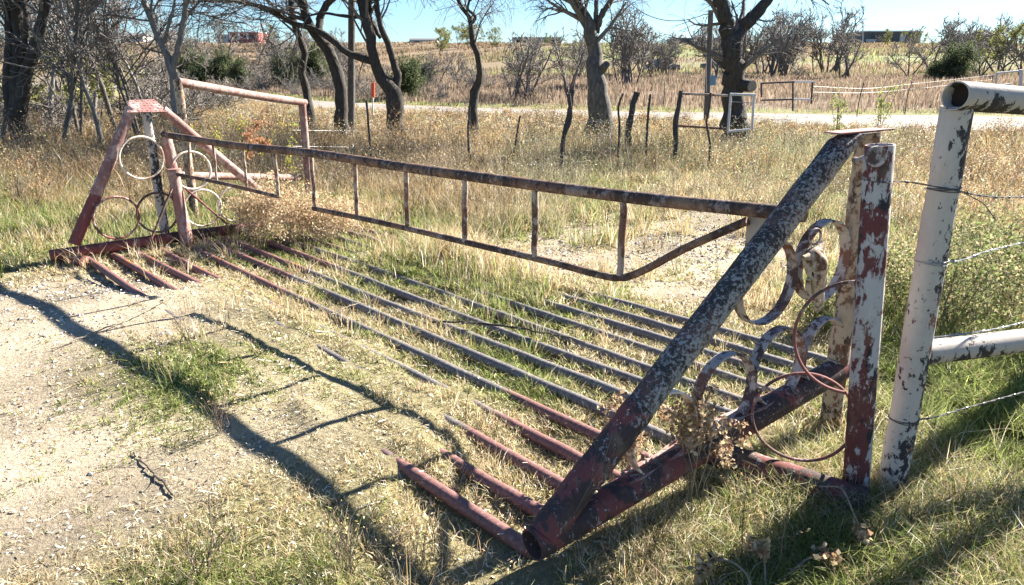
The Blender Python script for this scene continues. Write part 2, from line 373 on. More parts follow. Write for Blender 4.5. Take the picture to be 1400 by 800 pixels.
def hoop(c, r, e1, e2, width, thick, name, m, parent, wob=.012, seg=56, round_=False, arc=None):
    """ring lying in plane e1,e2; width along the normal"""
    c = np.asarray(c, float); e1 = np.asarray(e1, float) / np.linalg.norm(e1); e2 = np.asarray(e2, float); e2 = e2 - e1 * (e1 @ e2); e2 /= np.linalg.norm(e2)
    nn = np.cross(e1, e2); a = np.arange(seg) * 2 * math.pi / seg; ph = rng.random() * 6
    if arc: a = np.radians(np.linspace(arc[0], arc[1], seg))
    rad = r * (1 + wob * np.sin(2 * a + ph) + wob * .5 * np.sin(3 * a + ph * 2))
    dr = np.cos(a)[:, None] * e1 + np.sin(a)[:, None] * e2
    if round_: prof = [(math.cos(t) * thick / 2, math.sin(t) * width / 2) for t in np.arange(10) * 2 * math.pi / 10]
    else:
        h = width / 2; t2 = thick / 2; prof = [(-t2, -h + .002), (-t2, h - .002), (-t2 + .002, h), (t2 - .002, h), (t2, h - .002), (t2, -h + .002), (t2 - .002, -h), (-t2 + .002, -h)]
    k = len(prof); V = np.stack([c + dr * (rad + p)[:, None] + nn * q for p, q in prof], 1).reshape(-1, 3)
    idx = np.arange(seg * k).reshape(seg, k); n1 = np.roll(idx, -1, 0)
    q = np.stack([idx, np.roll(idx, -1, 1), np.roll(n1, -1, 1), n1], -1).reshape(-1, 4)
    if arc: q = q.reshape(seg, k, 4)[:-1].reshape(-1, 4)
    mb = MB(); mb.add(V, [q] + ([idx[0][None, ::-1], idx[-1][None]] if arc else [])); return mb.build(name, m, parent)

# ------------------------------------------------------------------ growth of branches
def grow(P, Rd, nchild, lratio, ang, rratio, k=5, wig=.12, up=.05, t0=.25, t1=1.0, seed=0, lmin=0.0):
    """children of polylines P (N,K,3)"""
    g = np.random.default_rng(seed); n, K, _ = P.shape
    par = np.repeat(np.arange(n), nchild); m = len(par)
    t = g.uniform(t0, t1, m) * (K - 1); i = np.minimum(t.astype(int), K - 2); f = (t - i)[:, None]
    st = P[par, i] * (1 - f) + P[par, i + 1] * f; d = P[par, i + 1] - P[par, i]; d /= np.linalg.norm(d, axis=1, keepdims=True) + 1e-9
    r0 = (Rd[par, i] * (1 - f[:, 0]) + Rd[par, i + 1] * f[:, 0]) * rratio * g.uniform(.7, 1.05, m)
    L = np.linalg.norm(P[par, -1] - P[par, 0], axis=1) * lratio * g.uniform(.55, 1.25, m) * (1 - .35 * (t / (K - 1)))
    L = np.maximum(L, lmin)
    q = g.normal(size=(m, 3)); q -= d * (q * d).sum(1, keepdims=True); q /= np.linalg.norm(q, axis=1, keepdims=True) + 1e-9
    a = np.radians(g.uniform(ang * .6, ang * 1.3, m))[:, None]
    d = d * np.cos(a) + q * np.sin(a)
    out = np.empty((m, k, 3)); out[:, 0] = st; cur = st.copy()
    for j in range(1, k):
        d = d + g.normal(0, wig, (m, 3)) + np.array([0, 0, up]); d /= np.linalg.norm(d, axis=1, keepdims=True)
        cur = cur + d * (L / (k - 1))[:, None]; out[:, j] = cur
    rr = r0[:, None] * np.linspace(1, .32, k)[None]
    return out, rr
def resamp(pts, rr, k):
    pts = np.asarray(pts, float); s = np.r_[0, np.cumsum(np.linalg.norm(np.diff(pts, axis=0), axis=1))]; t = np.linspace(0, s[-1], k)
    # smooth catmull-like by cubic hermite through numpy interp of fine points
    i = np.clip(np.searchsorted(s, t, side='right') - 1, 0, len(pts) - 2); f = ((t - s[i]) / (s[i + 1] - s[i] + 1e-9))[:, None]
    m = np.gradient(pts, s, axis=0) if len(pts) > 2 else np.repeat((pts[1:] - pts[:1]) / (s[1] + 1e-9), 2, 0)
    h = (s[i + 1] - s[i])[:, None]
    q = (2 * f**3 - 3 * f**2 + 1) * pts[i] + (f**3 - 2 * f**2 + f) * h * m[i] + (-2 * f**3 + 3 * f**2) * pts[i + 1] + (f**3 - f**2) * h * m[i + 1]
    return q, np.interp(t, s, rr)
def flecks(P, size, g, sq=1.0, col=None, jit=0.0):
    """small random two-sided quads at points"""
    n = len(P); P = P + g.normal(0, 1, (n, 3)) * jit
    a = g.normal(size=(n, 3)); a /= np.linalg.norm(a, axis=1, keepdims=True); b = g.normal(size=(n, 3)); b -= a * (a * b).sum(1, keepdims=True); b /= np.linalg.norm(b, axis=1, keepdims=True)
    s = (size * g.uniform(.5, 1.3, n))[:, None]
    V = np.stack([P - a * s, P - b * s * sq * .5, P + a * s, P + b * s * sq * .5], 1).reshape(-1, 3)
    f = np.arange(n * 4).reshape(n, 4); return V, f
def blades(P, h, lean, wdt, col, g, curl=.3, dark=.75):
    """P (N,3) roots, h (N), lean (N,2), width (N), colour (N,3) -> V, faces, colours"""
    n = len(P); a = g.uniform(0, 2 * math.pi, n); wv = np.stack([np.cos(a), np.sin(a), np.zeros(n)], 1) * (wdt / 2)[:, None]
    L = np.zeros((n, 3)); L[:, :2] = lean
    mid = P + L * .35 + np.array([0, 0, 1]) * (h * .55)[:, None]; tip = P + L * (1 + curl * g.uniform(0, 1, (n, 1))) + np.array([0, 0, 1]) * (h * g.uniform(.85, 1.05, n))[:, None]
    V = np.stack([P - wv, P + wv, mid + wv * .8, mid - wv * .8, tip], 1).reshape(-1, 3)
    b = np.arange(n)[:, None] * 5
    c = np.repeat(col, 5, 0)
    return V, np.hstack([b, b + 1, b + 2, b + 3]), np.hstack([b + 3, b + 2, b + 4]), c
def jc(c, n, g, v=.16, hue=.05):
    c = np.asarray(c, float); o = c[None] * (1 + g.normal(0, v, (n, 1))) * (1 + g.normal(0, hue, (n, 3))); return np.clip(o, .008, .9)
def pick(cols, wts, n, g, v=.16): 
    cols = np.asarray(cols, float); i = g.choice(len(cols), n, p=np.asarray(wts) / np.sum(wts)); return np.clip(cols[i] * (1 + g.normal(0, v, (n, 1))) * (1 + g.normal(0, .04, (n, 3))), .008, .9)

# ================================================================== GROUND
STRAW = (.54, .45, .285); TAN = (.44, .31, .15); ORNG = (.42, .27, .13); GREEN = (.20, .24, .08); LIME = (.32, .36, .12); SAGE = (.24, .25, .14); BRN = (.20, .13, .075); PALE = (.66, .59, .47); GREYB = (.24, .20, .16)
def ground_sheet():
    ys = [-6.0]
    while ys[-1] < 3200:
        y = ys[-1]; ys.append(y + (.25 if y < 0.8 else .028 if y < 5.2 else .028 + (y - 5.2) * .022))
    ys = np.array(ys); K = 520
    s = np.linspace(-1, 1, K); s = np.sign(s) * (np.abs(s) * .45 + np.abs(s) ** 3 * .55)
    Wd = 9 + 1.25 * np.maximum(ys, 0)
    X = s[None] * Wd[:, None]; Y = np.repeat(ys[:, None], K, 1); Z = gz(X, Y)
    V = np.stack([X, Y, Z], -1).reshape(-1, 3); i = np.arange(len(ys) * K).reshape(len(ys), K)
    q = np.stack([i[:-1, :-1], i[:-1, 1:], i[1:, 1:], i[1:, :-1]], -1).reshape(-1, 4)
    x, y = V[:, 0], V[:, 1]; b = bare(x, y)[:, None]; nz = fbm(x * .8, y * .8)[:, None]; nz2 = fbm(x * .05, y * .05, vn2)[:, None]
    dirt = np.array([.46, .385, .285]); turf = np.array([.42, .345, .20]) * (1 - nz * .3) ; turf2 = np.array([.17, .18, .07])
    near = turf * nz + turf2 * (1 - nz); gg_ = (-NY * x + NX * y)[:, None]; nn_ = (NX * x + NY * y)[:, None]
    rut = np.exp(-((gg_ - 3.3) / .35) ** 2) + np.exp(-((gg_ - 5.2) / .35) ** 2); pt = ss(.40, .62, fbm(x * 1.9, y * 1.9, vn2))[:, None]
    near = near * (1 - b) + dirt * b * (.80 + .22 * rut) * (1 - .30 * pt * (1 - rut)) * (.92 + nz * .16)
    d = (y - yroad(x) - 4)[:, None]
    f1 = np.array([.21, .16, .115]); 
    field = f1 * (.8 + nz2 * .4)
    pr = ss(.44, .56, fbm(x * .035, y * .06, vn3))[:, None]; hillR = np.array([.19, .21, .085]) * pr + np.array([.20, .165, .10]) * (1 - pr); hillL = np.array([.21, .155, .10]) * (.8 + .4 * nz2)
    side = ss(-20, 12, x - y * .02)[:, None]
    hill = hillL * (1 - side) + hillR * side
    t = ss(30, 46, d); far = field * (1 - t) + hill * t
    t = ss(-3, 2, d); verge = np.array([.20, .22, .08])
    c = near * (1 - t) + far * t
    ve = np.exp(-((d - 2) / 1.6) ** 2) * .7; c = c * (1 - ve) + verge * ve
    me = np_mesh('ground', V, [q], c, True); o = link('ground', me, M['ground']); tag(o, None, None, kind='structure'); return o
ground_sheet()
# gravel road: follows the ground 3 cm above it
def road():
    xs = np.linspace(-70, 110, 260); yc = yroad(xs); 
    k = np.ones(9) / 9; yc2 = np.convolve(np.pad(yc, 4, 'edge'), k, 'valid'); wd = wroad(xs)
    rows = []
    for t in np.linspace(-1, 1, 9):
        yy = yc2 + t * wd * (1 + .06 * np.sin(xs * .8 + t)) ; zz = gz(xs, yy) + .03 * (1 - abs(t) ** 6 * 1.6)
        rows.append(np.stack([xs, yy, zz], 1))
    V = np.stack(rows, 0); K = len(xs); i = np.arange(9 * K).reshape(9, K)
    q = np.stack([i[:-1, :-1], i[:-1, 1:], i[1:, 1:], i[1:, :-1]], -1).reshape(-1, 4)
    o = link('gravel_road', np_mesh('gravel_road', V.reshape(-1, 3), [q], None, True), M['road']); tag(o, None, None, kind='structure')
road()

# ================================================================== CATTLE GUARD
Z3 = np.array([0, 0, 1.])
def cattle_guard():
    base = G2(2.7, 4.3, 0)
    t = thing('cattle_guard', 'cattle guard grid of grey and rusty red pipes half buried in dirt and grass', 'cattle guard', base)
    for i in range(13):
        n = 1.48 + .203 * i + rng.normal(0, .008); g0, g1 = 1.50, 7.10
        k = 40; gg = np.linspace(g0, g1, k); P = np.stack([NX * n - NY * gg, NY * n + NX * gg, .021 + .006 * np.sin(gg * 1.3 + i) + rng.normal(0, .0012, k)], 1)
        P[:, 0] += .012 * np.sin(gg * .9 + i * 2) * NX; P[:, 1] += .012 * np.sin(gg * .9 + i * 2) * NY
        mb = MB(); mb.tube(P, .0285, 18); o = mb.build('grate_pipe', M['pipe'], t)
        gv = np.repeat(gg, 18); nearred = (1 - ss(1.9, 2.9, gv)) * (1 if i < 5 else .35); farred = ss(4.6, 6.0, gv) * (1 if i < 8 else .5)
        wv = np.clip(np.maximum(nearred, farred), 0, 1) * .9 + (.35 if i in (3, 4) else .0) * ss(3.6, 4.0, gv)
        a = o.data.attributes.new('wear', 'FLOAT', 'POINT'); a.data.foreach_set('value', wv.astype(np.float32))
    for g in (1.75, 3.1, 4.5, 5.8, 6.9):
        mb = MB(); mb.tube([G2(1.42, g, -.045), G2(3.96, g, -.045)], .033, 14, res=6); mb.build('support_beam', M['legred'], t)
cattle_guard()

# ================================================================== NEAR WING
A = PZ(747, 724, .15); B = PZ(1128, 514, .29)
wd_ = (B - A) * np.array([1, 1, 0]); wd_ /= np.linalg.norm(wd_); wn = np.array([-wd_[1], wd_[0], 0])
def near_wing():
    t = thing('wing_frame', 'near black and white slanted pipe wing of the cattle guard with hoops inside', 'wing frame', (A[0], A[1], 0), 'wing frames at the ends of the cattle guard')
    apex = PP(1155, 192, A, B); apexR = PP(1186, 192, A, B)
    a0 = A + wd_ * .00
    # leg, in two finishes (upper weathered, foot maroon) as one pipe with a joint sleeve at the foot
    sp = a0 + (apex - a0) * .27
    zt = PP(1170, 181, A, B)[2]
    def clampz(mb):
        for v in mb.V: v[:, 2] = np.minimum(v[:, 2], zt)
    mb = MB(); p, rr = wob_pipe(sp, apex + (apex - sp) * .14, .0535); mb.tube(p, rr, 32); clampz(mb); mb.build('slanted_leg', M['leg'], t)
    mb = MB(); p, rr = wob_pipe(a0 - (apex - a0) * .01, sp, .0550); mb.tube(p, rr, 32); mb.tube([sp - (apex - a0) * .03, sp - (apex - a0) * .025, sp + (apex - a0) * .004], [.0555, .0575, .0560], 32)
    mb.build('leg_foot', M['legred'], t)
    mb = MB(); p, rr = wob_pipe(np.array([apexR[0], apexR[1], -.02]) + wd_ * .02, apexR + Z3 * .10, .046); mb.tube(p, rr, 28); clampz(mb); mb.build('upright_post', M['post_tan'], t)
    # base pipe
    mb = MB(); b0 = A - wd_ * .06 + Z3 * -.035; b1 = B + wd_ * .22 + Z3 * .02
    open_pipe(mb, b0, b1, .056); mb.build('base_pipe', M['legred'], t)
    # torn strip of sheet lying on the base pipe
    q = [b0 + (b1 - b0) / np.linalg.norm(b1 - b0) * s_ + Z3 * (.061 + .004 * math.sin(s_ * 9)) for s_ in np.linspace(.42, 1.25, 14)]
    V = []; 
    for k_, c in enumerate(q):
        wv = .030 + .006 * math.sin(k_ * 1.7); V += [c - wn * wv - Z3 * .012, c + wn * (wv + .008) - Z3 * .006]
    V = np.array(V); V2 = V + Z3 * .004; n_ = len(q)
    F = [(2 * i, 2 * i + 1, 2 * i + 3, 2 * i + 2) for i in range(n_ - 1)]; F2 = [tuple(2 * n_ + v for v in f[::-1]) for f in F]
    S = [(2 * i, 2 * i + 2, 2 * n_ + 2 * i + 2, 2 * n_ + 2 * i) for i in range(n_ - 1)] + [(2 * i + 3, 2 * i + 1, 2 * n_ + 2 * i + 1, 2 * n_ + 2 * i + 3) for i in range(n_ - 1)]
    S += [(1, 0, 2 * n_, 2 * n_ + 1), (2 * n_ - 2, 2 * n_ - 1, 4 * n_ - 1, 4 * n_ - 2)]
    mb = MB(); mb.add(np.vstack([V, V2]), [np.array(F + F2 + S)]); mb.build('base_strap', M['pink'], t)
    # top plate
    q0 = PP(1136, 181, A, B); q1 = PP(1209, 178, A, B); c = (q0 + q1) / 2; c[2] = zt + .002; hl = np.linalg.norm(q1 - q0) / 2
    L0, L1 = -hl, hl
    poly = [c + wd_ * L0 - wn * .040, c + wd_ * L1 - wn * .044, c + wd_ * (L1 - .02) + wn * .045, c + wd_ * (L0 + .02) + wn * .040]
    mb = MB(); mb.prism(poly, Z3 * .006); mb.build('top_plate', M['tread'], t, smooth=False)
    # hoops made of flat bar, standing in the wing's plane
    for (u, v, r, m) in ((1047, 385, .170, 'hoop'), (1124, 357, .172, 'hoop'), (905, 592, .165, 'hooppale'), (990, 540, .17, 'hoop'), (1062, 500, .165, 'hoop'), (1122, 478, .145, 'hoop')):
        c = PP(u, v, A, B); hoop(c, r, wd_, Z3, .048, .008, 'hoop', M[m], t)
    # latch rod + washer toward the gate-side post
    return t, apex, apexR
NW, apex, apexR = near_wing()

# ---- front post with thin hoops and ground pipe
fb = PZ(1171, 688, 0.0); ft = PY(1203, 198, fb[1])
def front_post():
    t = thing('brace_post', 'white and maroon peeling pipe post with two thin hoops, just right of the near wing', 'post', (fb[0], fb[1], 0))
    mb = MB(); a, b = ft, np.array([fb[0], fb[1], -.1]); open_pipe(mb, a, b, .047); mb.build('upright_post', M['post_red'], t)
    dirn = ft - fb; 
    g0 = PZ(1185, 688, .075); g1 = PZ(985, 622, .075); 
    pipe('ground_pipe', g0, g1 + (g1 - g0) * .15, .056, M['legred'], t)
    e = (g1 - g0); e[2] = 0; e /= np.linalg.norm(e)
    def on(u, v, y): return PY(u, v, y)
    cC = PY(1170, 463, fb[1] + .02); cD = PY(1098, 571, fb[1] + .10)
    hoop(cC, .212, np.array([-1, .28, 0.]), np.array([.05, 0, 1]), .016, .012, 'thin_hoop', M['hoopred'], t, round_=True, arc=(-88, 88))
    hoop(cD, .185, np.array([-1, .28, 0.]), np.array([.05, 0, 1]), .016, .012, 'thin_hoop', M['hoopred'], t, round_=True)
    # rod and washer joining the wing leg
    p0 = PP(1149, 217, A, B) - wn * .062; p1 = PY(1192, 214, fb[1] - .046); p1 = p1 + np.array([0, 0, 0])
    mb = MB(); mb.tube([p0, p0 * .75 + p1 * .25 - Z3 * .006, p1], .0135, 12, res=8); mb.build('tie_rod', M['hoop'], t)
    wpos = PY(1198, 214, fb[1] - .050)
    mb = MB(); mb.tube([wpos + np.array([.0, .008, 0]), wpos + np.array([-.0, -.004, 0])], .034, 24); mb.build('washer', M['hoop'], t)
front_post()

# ================================================================== COW SKULL
def skull():
    # frame: long axis from poll (top) to muzzle (bottom), face turned a little to the left
    top = PP(1079, 333, A, B) - wn * .10; bot = PP(1084, 416, A, B) - wn * .12
    ax = bot - top; L = np.linalg.norm(ax); ax /= L
    side = np.array([.62, .50, .10]); side -= ax * (side @ ax); side /= np.linalg.norm(side); fr = np.cross(side, ax)
    if fr[1] > 0: fr = -fr
    base = (top + bot) / 2
    t = thing('cow_skull', 'weathered tan cow skull hung by a ring under the slanted leg of the near wing', 'skull', base)
    prof = [(0.0, .030, .020, 0), (.04, .058, .040, 0), (.10, .070, .050, .0), (.20, .078, .055, .004), (.30, .082, .052, .008), (.38, .070, .045, .010), (.48, .050, .038, .010), (.60, .040, .034, .006), (.75, .036, .028, .002), (.88, .038, .022, 0), (.96, .034, .016, -.004), (1.0, .020, .008, -.006)]
    seg = 28; V = []
    for s, w_, h_, o_ in prof:
        for k in range(seg):
            a = 2 * math.pi * k / seg; x = math.cos(a); y = math.sin(a)
            rw = w_ * .66; rh = h_ * .75
            # eye hollows on the sides near s=.3, nasal groove on the front lower half
            e = math.exp(-((s - .30) / .07) ** 2) * math.exp(-((abs(x) - .78) / .22) ** 2) * (1 if y > -.3 else .2)
            nz = math.exp(-((s - .80) / .14) ** 2) * math.exp(-(x / .35) ** 2) * (1 if y > 0 else 0)
            f = 1 - .38 * e; f2 = 1 - .75 * nz
            jn = 1 + .10 * math.sin(7 * a + 9 * s) * math.sin(23 * s) + rng.normal(0, .035); f *= jn; f2 *= jn
            V.append(top + ax * (L * s) + side * (x * rw * f) + fr * (y * rh * f * f2 + o_))
    V = np.array(V) ; idx = np.arange(len(V)).reshape(-1, seg)
    q = np.stack([idx[:-1], np.roll(idx[:-1], -1, 1), np.roll(idx[1:], -1, 1), idx[1:]], -1).reshape(-1, 4)
    mb = MB(); mb.add(V, [q, idx[0][None, ::-1], idx[-1][None]]); o = mb.build('cranium', M['bone'], t)
    s1 = o.modifiers.new('sub', 'SUBSURF'); s1.levels = 1; s1.render_levels = 2
    # brow ridges around the eye hollows and dark discs coloured as the shade in them
    for sg in (-1, 1):
        c = top + ax * (L * .31) + side * (sg * .038) + fr * .026
        hoop(c, .020, side * .6 + fr * -sg * .5, ax, .008, .007, 'eye_rim', M['bone'], t, round_=True, seg=20)
        mb = MB(); mb.tube([c - fr * .012 - side * sg * .01, c - fr * .008 - side * sg * .01], .018, 16); mb.build('eye_socket_shade', M['inside'], t)
        # horn core
        h0 = top + ax * (L * .07) + side * (sg * .03); P_ = [h0, h0 + side * sg * .018 - ax * .004, h0 + side * sg * .032 - ax * .008, h0 + side * sg * .044 - ax * .016]
        mb = MB(); pts, rr = resamp(P_, [.015, .013, .010, .007], 8); mb.tube(pts, rr, 12); mb.build('horn', M['bone'], t)
        # cheek bone / jaw
        P_ = [top + ax * (L * .38) + side * (sg * .044), top + ax * (L * .55) + side * (sg * .040) - fr * .012, top + ax * (L * .72) + side * (sg * .036) - fr * .01]
        mb = MB(); pts, rr = resamp(P_, [.010, .012, .008], 7); mb.tube(pts, rr, 10); mb.build('cheek_bone', M['bone'], t)
    rc = PP(1086, 318, A, B) - wn * .09
    hoop(rc, .030, np.array([.75, .4, .25]), Z3, .010, .010, 'hanging_ring', M['hoop'], t, round_=True, seg=28)
    return t
skull()

# ================================================================== GATE
gA = np.array(PP(240, 300, G2(2, 7.0), G2(3, 7.0))); gA = G2(2.30, 7.02)
def gate():
    # plan line from far hinge post to just behind the near wing's leg
    s0 = G2(2.30, 7.02); e = PZ(1050, 291, 1.06) ; legp = PP(1050, 300, A, B)
    e = PP(1050, 291, legp + wn * .13 - wd_, legp + wn * .13 + wd_)
    P0 = s0; P1 = np.array([e[0], e[1], 0])
    def on(u, v): return PP(u, v, P0, P1)
    t = thing('swing_gate', 'long rusty pipe gate with thin pickets, swung shut over the cattle guard', 'gate', (s0[0], s0[1], 0))
    L = on(224, 184); Rr_ = on(1060, 289); ext = Rr_ + (Rr_ - L) / np.linalg.norm(Rr_ - L) * .12
    mb = MB(); k = 24; tt = np.linspace(0, 1, k); P = L + (ext - L) * tt[:, None]
    vs = [(224, 184), (330, 200), (430, 210), (555, 229), (680, 246), (800, 262), (900, 274), (1000, 284), (1060, 290)]
    pts = [on(*v) for v in vs] + [ext]; pts, rr = resamp(pts, [.030] * len(pts), 40); mb.tube(pts, rr, 24); mb.build('top_rail', M['gate'], t)
    low = [(240, 238), (310, 252), (380, 269)]; pl, r_ = resamp([on(*v) for v in low], [.016] * 3, 12)
    mb = MB(); mb.tube(pl, r_, 16); mb.build('bottom_rail', M['gate'], t)
    low = [(429, 285), (520, 304), (640, 332), (760, 360), (835, 379)]; c0 = on(848, 381)
    seq = [on(*v) for v in low] + [c0, on(862, 377), on(940, 338), on(1022, 302)]
    pl, r_ = resamp(seq, [.0185] * len(seq), 50); mb = MB(); mb.tube(pl, r_, 20); mb.build('bottom_rail', M['gate'], t)
    for (u0, v0, u1, v1, r) in ((258, 192, 259, 243, .010), (291, 197, 297, 251, .010), (332, 203, 338, 259, .011), (375, 207, 381, 269, .013), (425, 214, 431, 283, .014), (485, 222, 488, 295, .015), (555, 231, 557, 310, .016), (635, 242, 636, 330, .017), (732, 256, 731, 352, .0175), (853, 271, 848, 377, .018)):
        mb = MB(); p, rr = wob_pipe(on(u0, v0), on(u1, v1), r, 8); mb.tube(p, rr, 14); mb.build('picket', M['gate_light'], t)
    # hinge post
    a = PP(251, 322, P0, P1); a = np.array([s0[0] + .03, s0[1] - .0, -.02]); b = L + np.array([.03, -.02, -.02])
    mb = MB(); p, rr = wob_pipe(a, b, .052); mb.tube(p, np.linspace(.060, .046, 14), 24); mb.build('hinge_post', M['pink'], t)
    mb = MB(); h = PP(238, 235, P0, P1) ; mb.tube([h - Z3 * .03, h + Z3 * .03], .064, 24); mb.build('hinge_band', M['pink'], t)
    # bracket at the latch end
    p = on(1030, 296); q = on(1028, 350); dr = (P1 - P0) / np.linalg.norm(P1 - P0); nn = np.array([-dr[1], dr[0], 0])
    mb = MB(); mb.box((p + q) / 2 + nn * .05, (.085, .045, np.linalg.norm(p - q)), [dr, nn, Z3]); mb.build('latch_bracket', M['rail_white'], t, smooth=False)
gate()

# ================================================================== FAR WING
FA = G2(1.34, 7.12); FB = G2(3.7, 7.12); fd = (FB - FA) / np.linalg.norm(FB - FA); fn = np.array([-fd[1], fd[0], 0])
def far_wing():
    on = lambda u, v: PP(u, v, FA, FB)
    t = thing('wing_frame', 'far pink A-frame wing of the cattle guard with a tread plate on top', 'wing frame', FA, 'wing frames at the ends of the cattle guard')
    tl = on(180, 148); tr = on(222, 150)
    j = on(131, 266)
    mb = MB(); p, rr = wob_pipe(j, tl, .047, 8); mb.tube(p, rr, 24); mb.tube([j - Z3 * .0, j + (tl - j) * .05], .052, 24); mb.build('slanted_leg', M['pink'], t)
    mb = MB(); p, rr = wob_pipe(on(101, 334), j, .049, 8); mb.tube(p, rr, 24); mb.build('leg_foot', M['pinkred'], t)
    e = on(372, 276); e2 = e + (e - tr) * .42
    mb = MB(); p, rr = wob_pipe(tr, e2, .043); mb.tube(p, rr, 24); mb.build('slanted_leg', M['pink'], t)
    mb = MB(); p, rr = wob_pipe(on(200, 154), np.array([on(226, 316)[0], on(226, 316)[1], -.02]), .040); mb.tube(p, rr, 22); mb.build('upright_post', M['post_white'], t)
    mb = MB(); b0 = G2(1.22, 7.12, .085); b1 = G2(2.22, 7.10, .095); p, rr = wob_pipe(b0, b1, .050); mb.tube(p, rr, 24); mb.build('base_pipe', M['pinkred'], t)
    mb = MB(); p, rr = wob_pipe(b1, G2(3.75, 7.10, .08), .052); mb.tube(p, rr, 24); mb.build('base_pipe', M['legred'], t)
    mb = MB(); p, rr = wob_pipe(G2(1.30, 7.25, .04), G2(1.42, 6.9, .04), .05); mb.tube(p, rr, 20); mb.build('corner_stub', M['pinkred'], t)
    # tilted tread plate
    c0, c1, c2, c3 = on(171, 154), on(227, 153), on(216, 137), on(181, 138)
    c2 = c2 + fn * .10; c3 = c3 + fn * .10; c0 = c0 - fn * .06; c1 = c1 - fn * .06
    mb = MB(); nrm = np.cross(c1 - c0, c3 - c0); nrm /= np.linalg.norm(nrm)
    if nrm[2] < 0: nrm = -nrm
    mb.prism([c0, c1, c2, c3], nrm * .006)
    for i in range(9):
        for k_ in range(5):
            s, q = (i + .5) / 9, (k_ + .5) / 5; c = (c0 * (1 - s) + c1 * s) * (1 - q) + (c3 * (1 - s) + c2 * s) * q + nrm * .0075
            d = fd if (i + k_) % 2 else np.cross(nrm, fd); d = (fd + np.cross(nrm, fd) * (1 if (i + k_) % 2 else -1)) / math.sqrt(2)
            mb.box(c, (.022, .006, .005), [d, np.cross(nrm, d), nrm])
    mb.build('top_plate', M['tread'], t, smooth=False)
    for (u, v, r, m) in ((190, 215, .185, 'hooppale'), (156, 296, .187, 'hoopred'), (212, 289, .18, 'gate'), (258, 232, .175, 'hooppale'), (273, 283, .175, 'hooppale'), (318, 278, .17, 'hooppale')):
        hoop(on(u, v) - fn * .075, r, fd, Z3, .026, .020, 'hoop', M[m], t, round_=True)
    # loose rods leaning in the frame
    mb = MB(); mb.tube([on(197, 322) - fn * .2, on(230, 256) - fn * .1], .011, 10); mb.build('brace_rod', M['legred'], t)
    mb = MB(); mb.tube([on(248, 256) - fn * .1, on(297, 302) - fn * .25], .010, 10); mb.build('brace_rod', M['pinkred'], t)
far_wing()

# ================================================================== PIPE FENCE PANELS
def right_fence():
    b = PZ(1216, 684, 0); tp = PY(1311, 132, b[1])
    t = thing('pipe_fence', 'white and black peeling pipe fence with an open-ended top rail, right edge', 'pipe fence', (b[0], b[1], 0))
    topz = tp[2]
    m0 = np.array([b[0], b[1], -.1]); mb = MB(); p, rr = wob_pipe(m0, np.array([tp[0] - .0, tp[1], topz - .03]), .050); mb.tube(p, rr, 30); mb.build('corner_post', M['post_white'], t)
    # top rail: starts at the open mouth, runs right and slightly away
    a = PY(1306, 131, b[1] - .05); far = PY(1400, 138, b[1] + .14); d = far - a; d /= np.linalg.norm(d)
    mb = MB(); open_pipe(mb, a, a + d * 3.0, .047, .006, .9, 36); mb.build('top_rail', M['rail_white'], t)
    mi = MB(); mi.tube([a + d * .05, a + d * .9], .0405, 24); mi.build('rail_inside_shade', M['inside'], t)  # dark plug, its colour stands for the shade deep in the open rail
    c = PY(1262, 483, b[1] + .02); e = PZ(1400, 468, .60); e = PY(1400, 466, b[1] + .2); dd = (e - c) / np.linalg.norm(e - c)
    pipe('middle_rail', c, c + dd * 3.0, .046, M['rail_white'], t)
    q = np.array([b[0], b[1], 0]) + np.array([d[0], d[1], 0]) * 2.9; mb = MB(); mb.tube([q - Z3 * .1, [q[0], q[1], (a + d * 2.9)[2]]], .05, 24, res=8); mb.build('end_post', M['post_white'], t)
    return b, tp, d
rb, rt, rdir = right_fence()
def tall_post():
    p = (3.30, 3.88, 0); mb = MB(); pts, rr = resamp([np.array(p) - Z3 * .2, np.array(p) + Z3 * 1.0, np.array(p) + Z3 * 1.98], [.078, .072, .066], 14); mb.tube(pts, rr, 14)
    o = mb.build('fence_post', M['wood'], base=p); tag(o, 'thick wooden post past the right edge whose shadow falls across the grass', 'fence post')
tall_post()
def left_fence():
    t0 = PY(243, 112, 7.95); t1 = PY(413, 140, 9.6)
    t = thing('pipe_fence', 'pinkish rusty pipe fence panel standing behind the far wing of the cattle guard', 'pipe fence', (t0[0], t0[1], 0))
    pipe('top_rail', t0, t1 + (t1 - t0) * .03, .047, M['pink'], t, sag=.01)
    a = PY(246, 240, 7.95); b = PY(411, 243, 9.6); pipe('middle_rail', a, b, .042, M['pink'], t)
    pipe('corner_post', [t0[0], t0[1], -.1], t0 + Z3 * .02, .046, M['post_tan'], t)
    pipe('end_post', [t1[0], t1[1], -.3], t1 - Z3 * .02, .047, M['pink'], t)
left_fence()

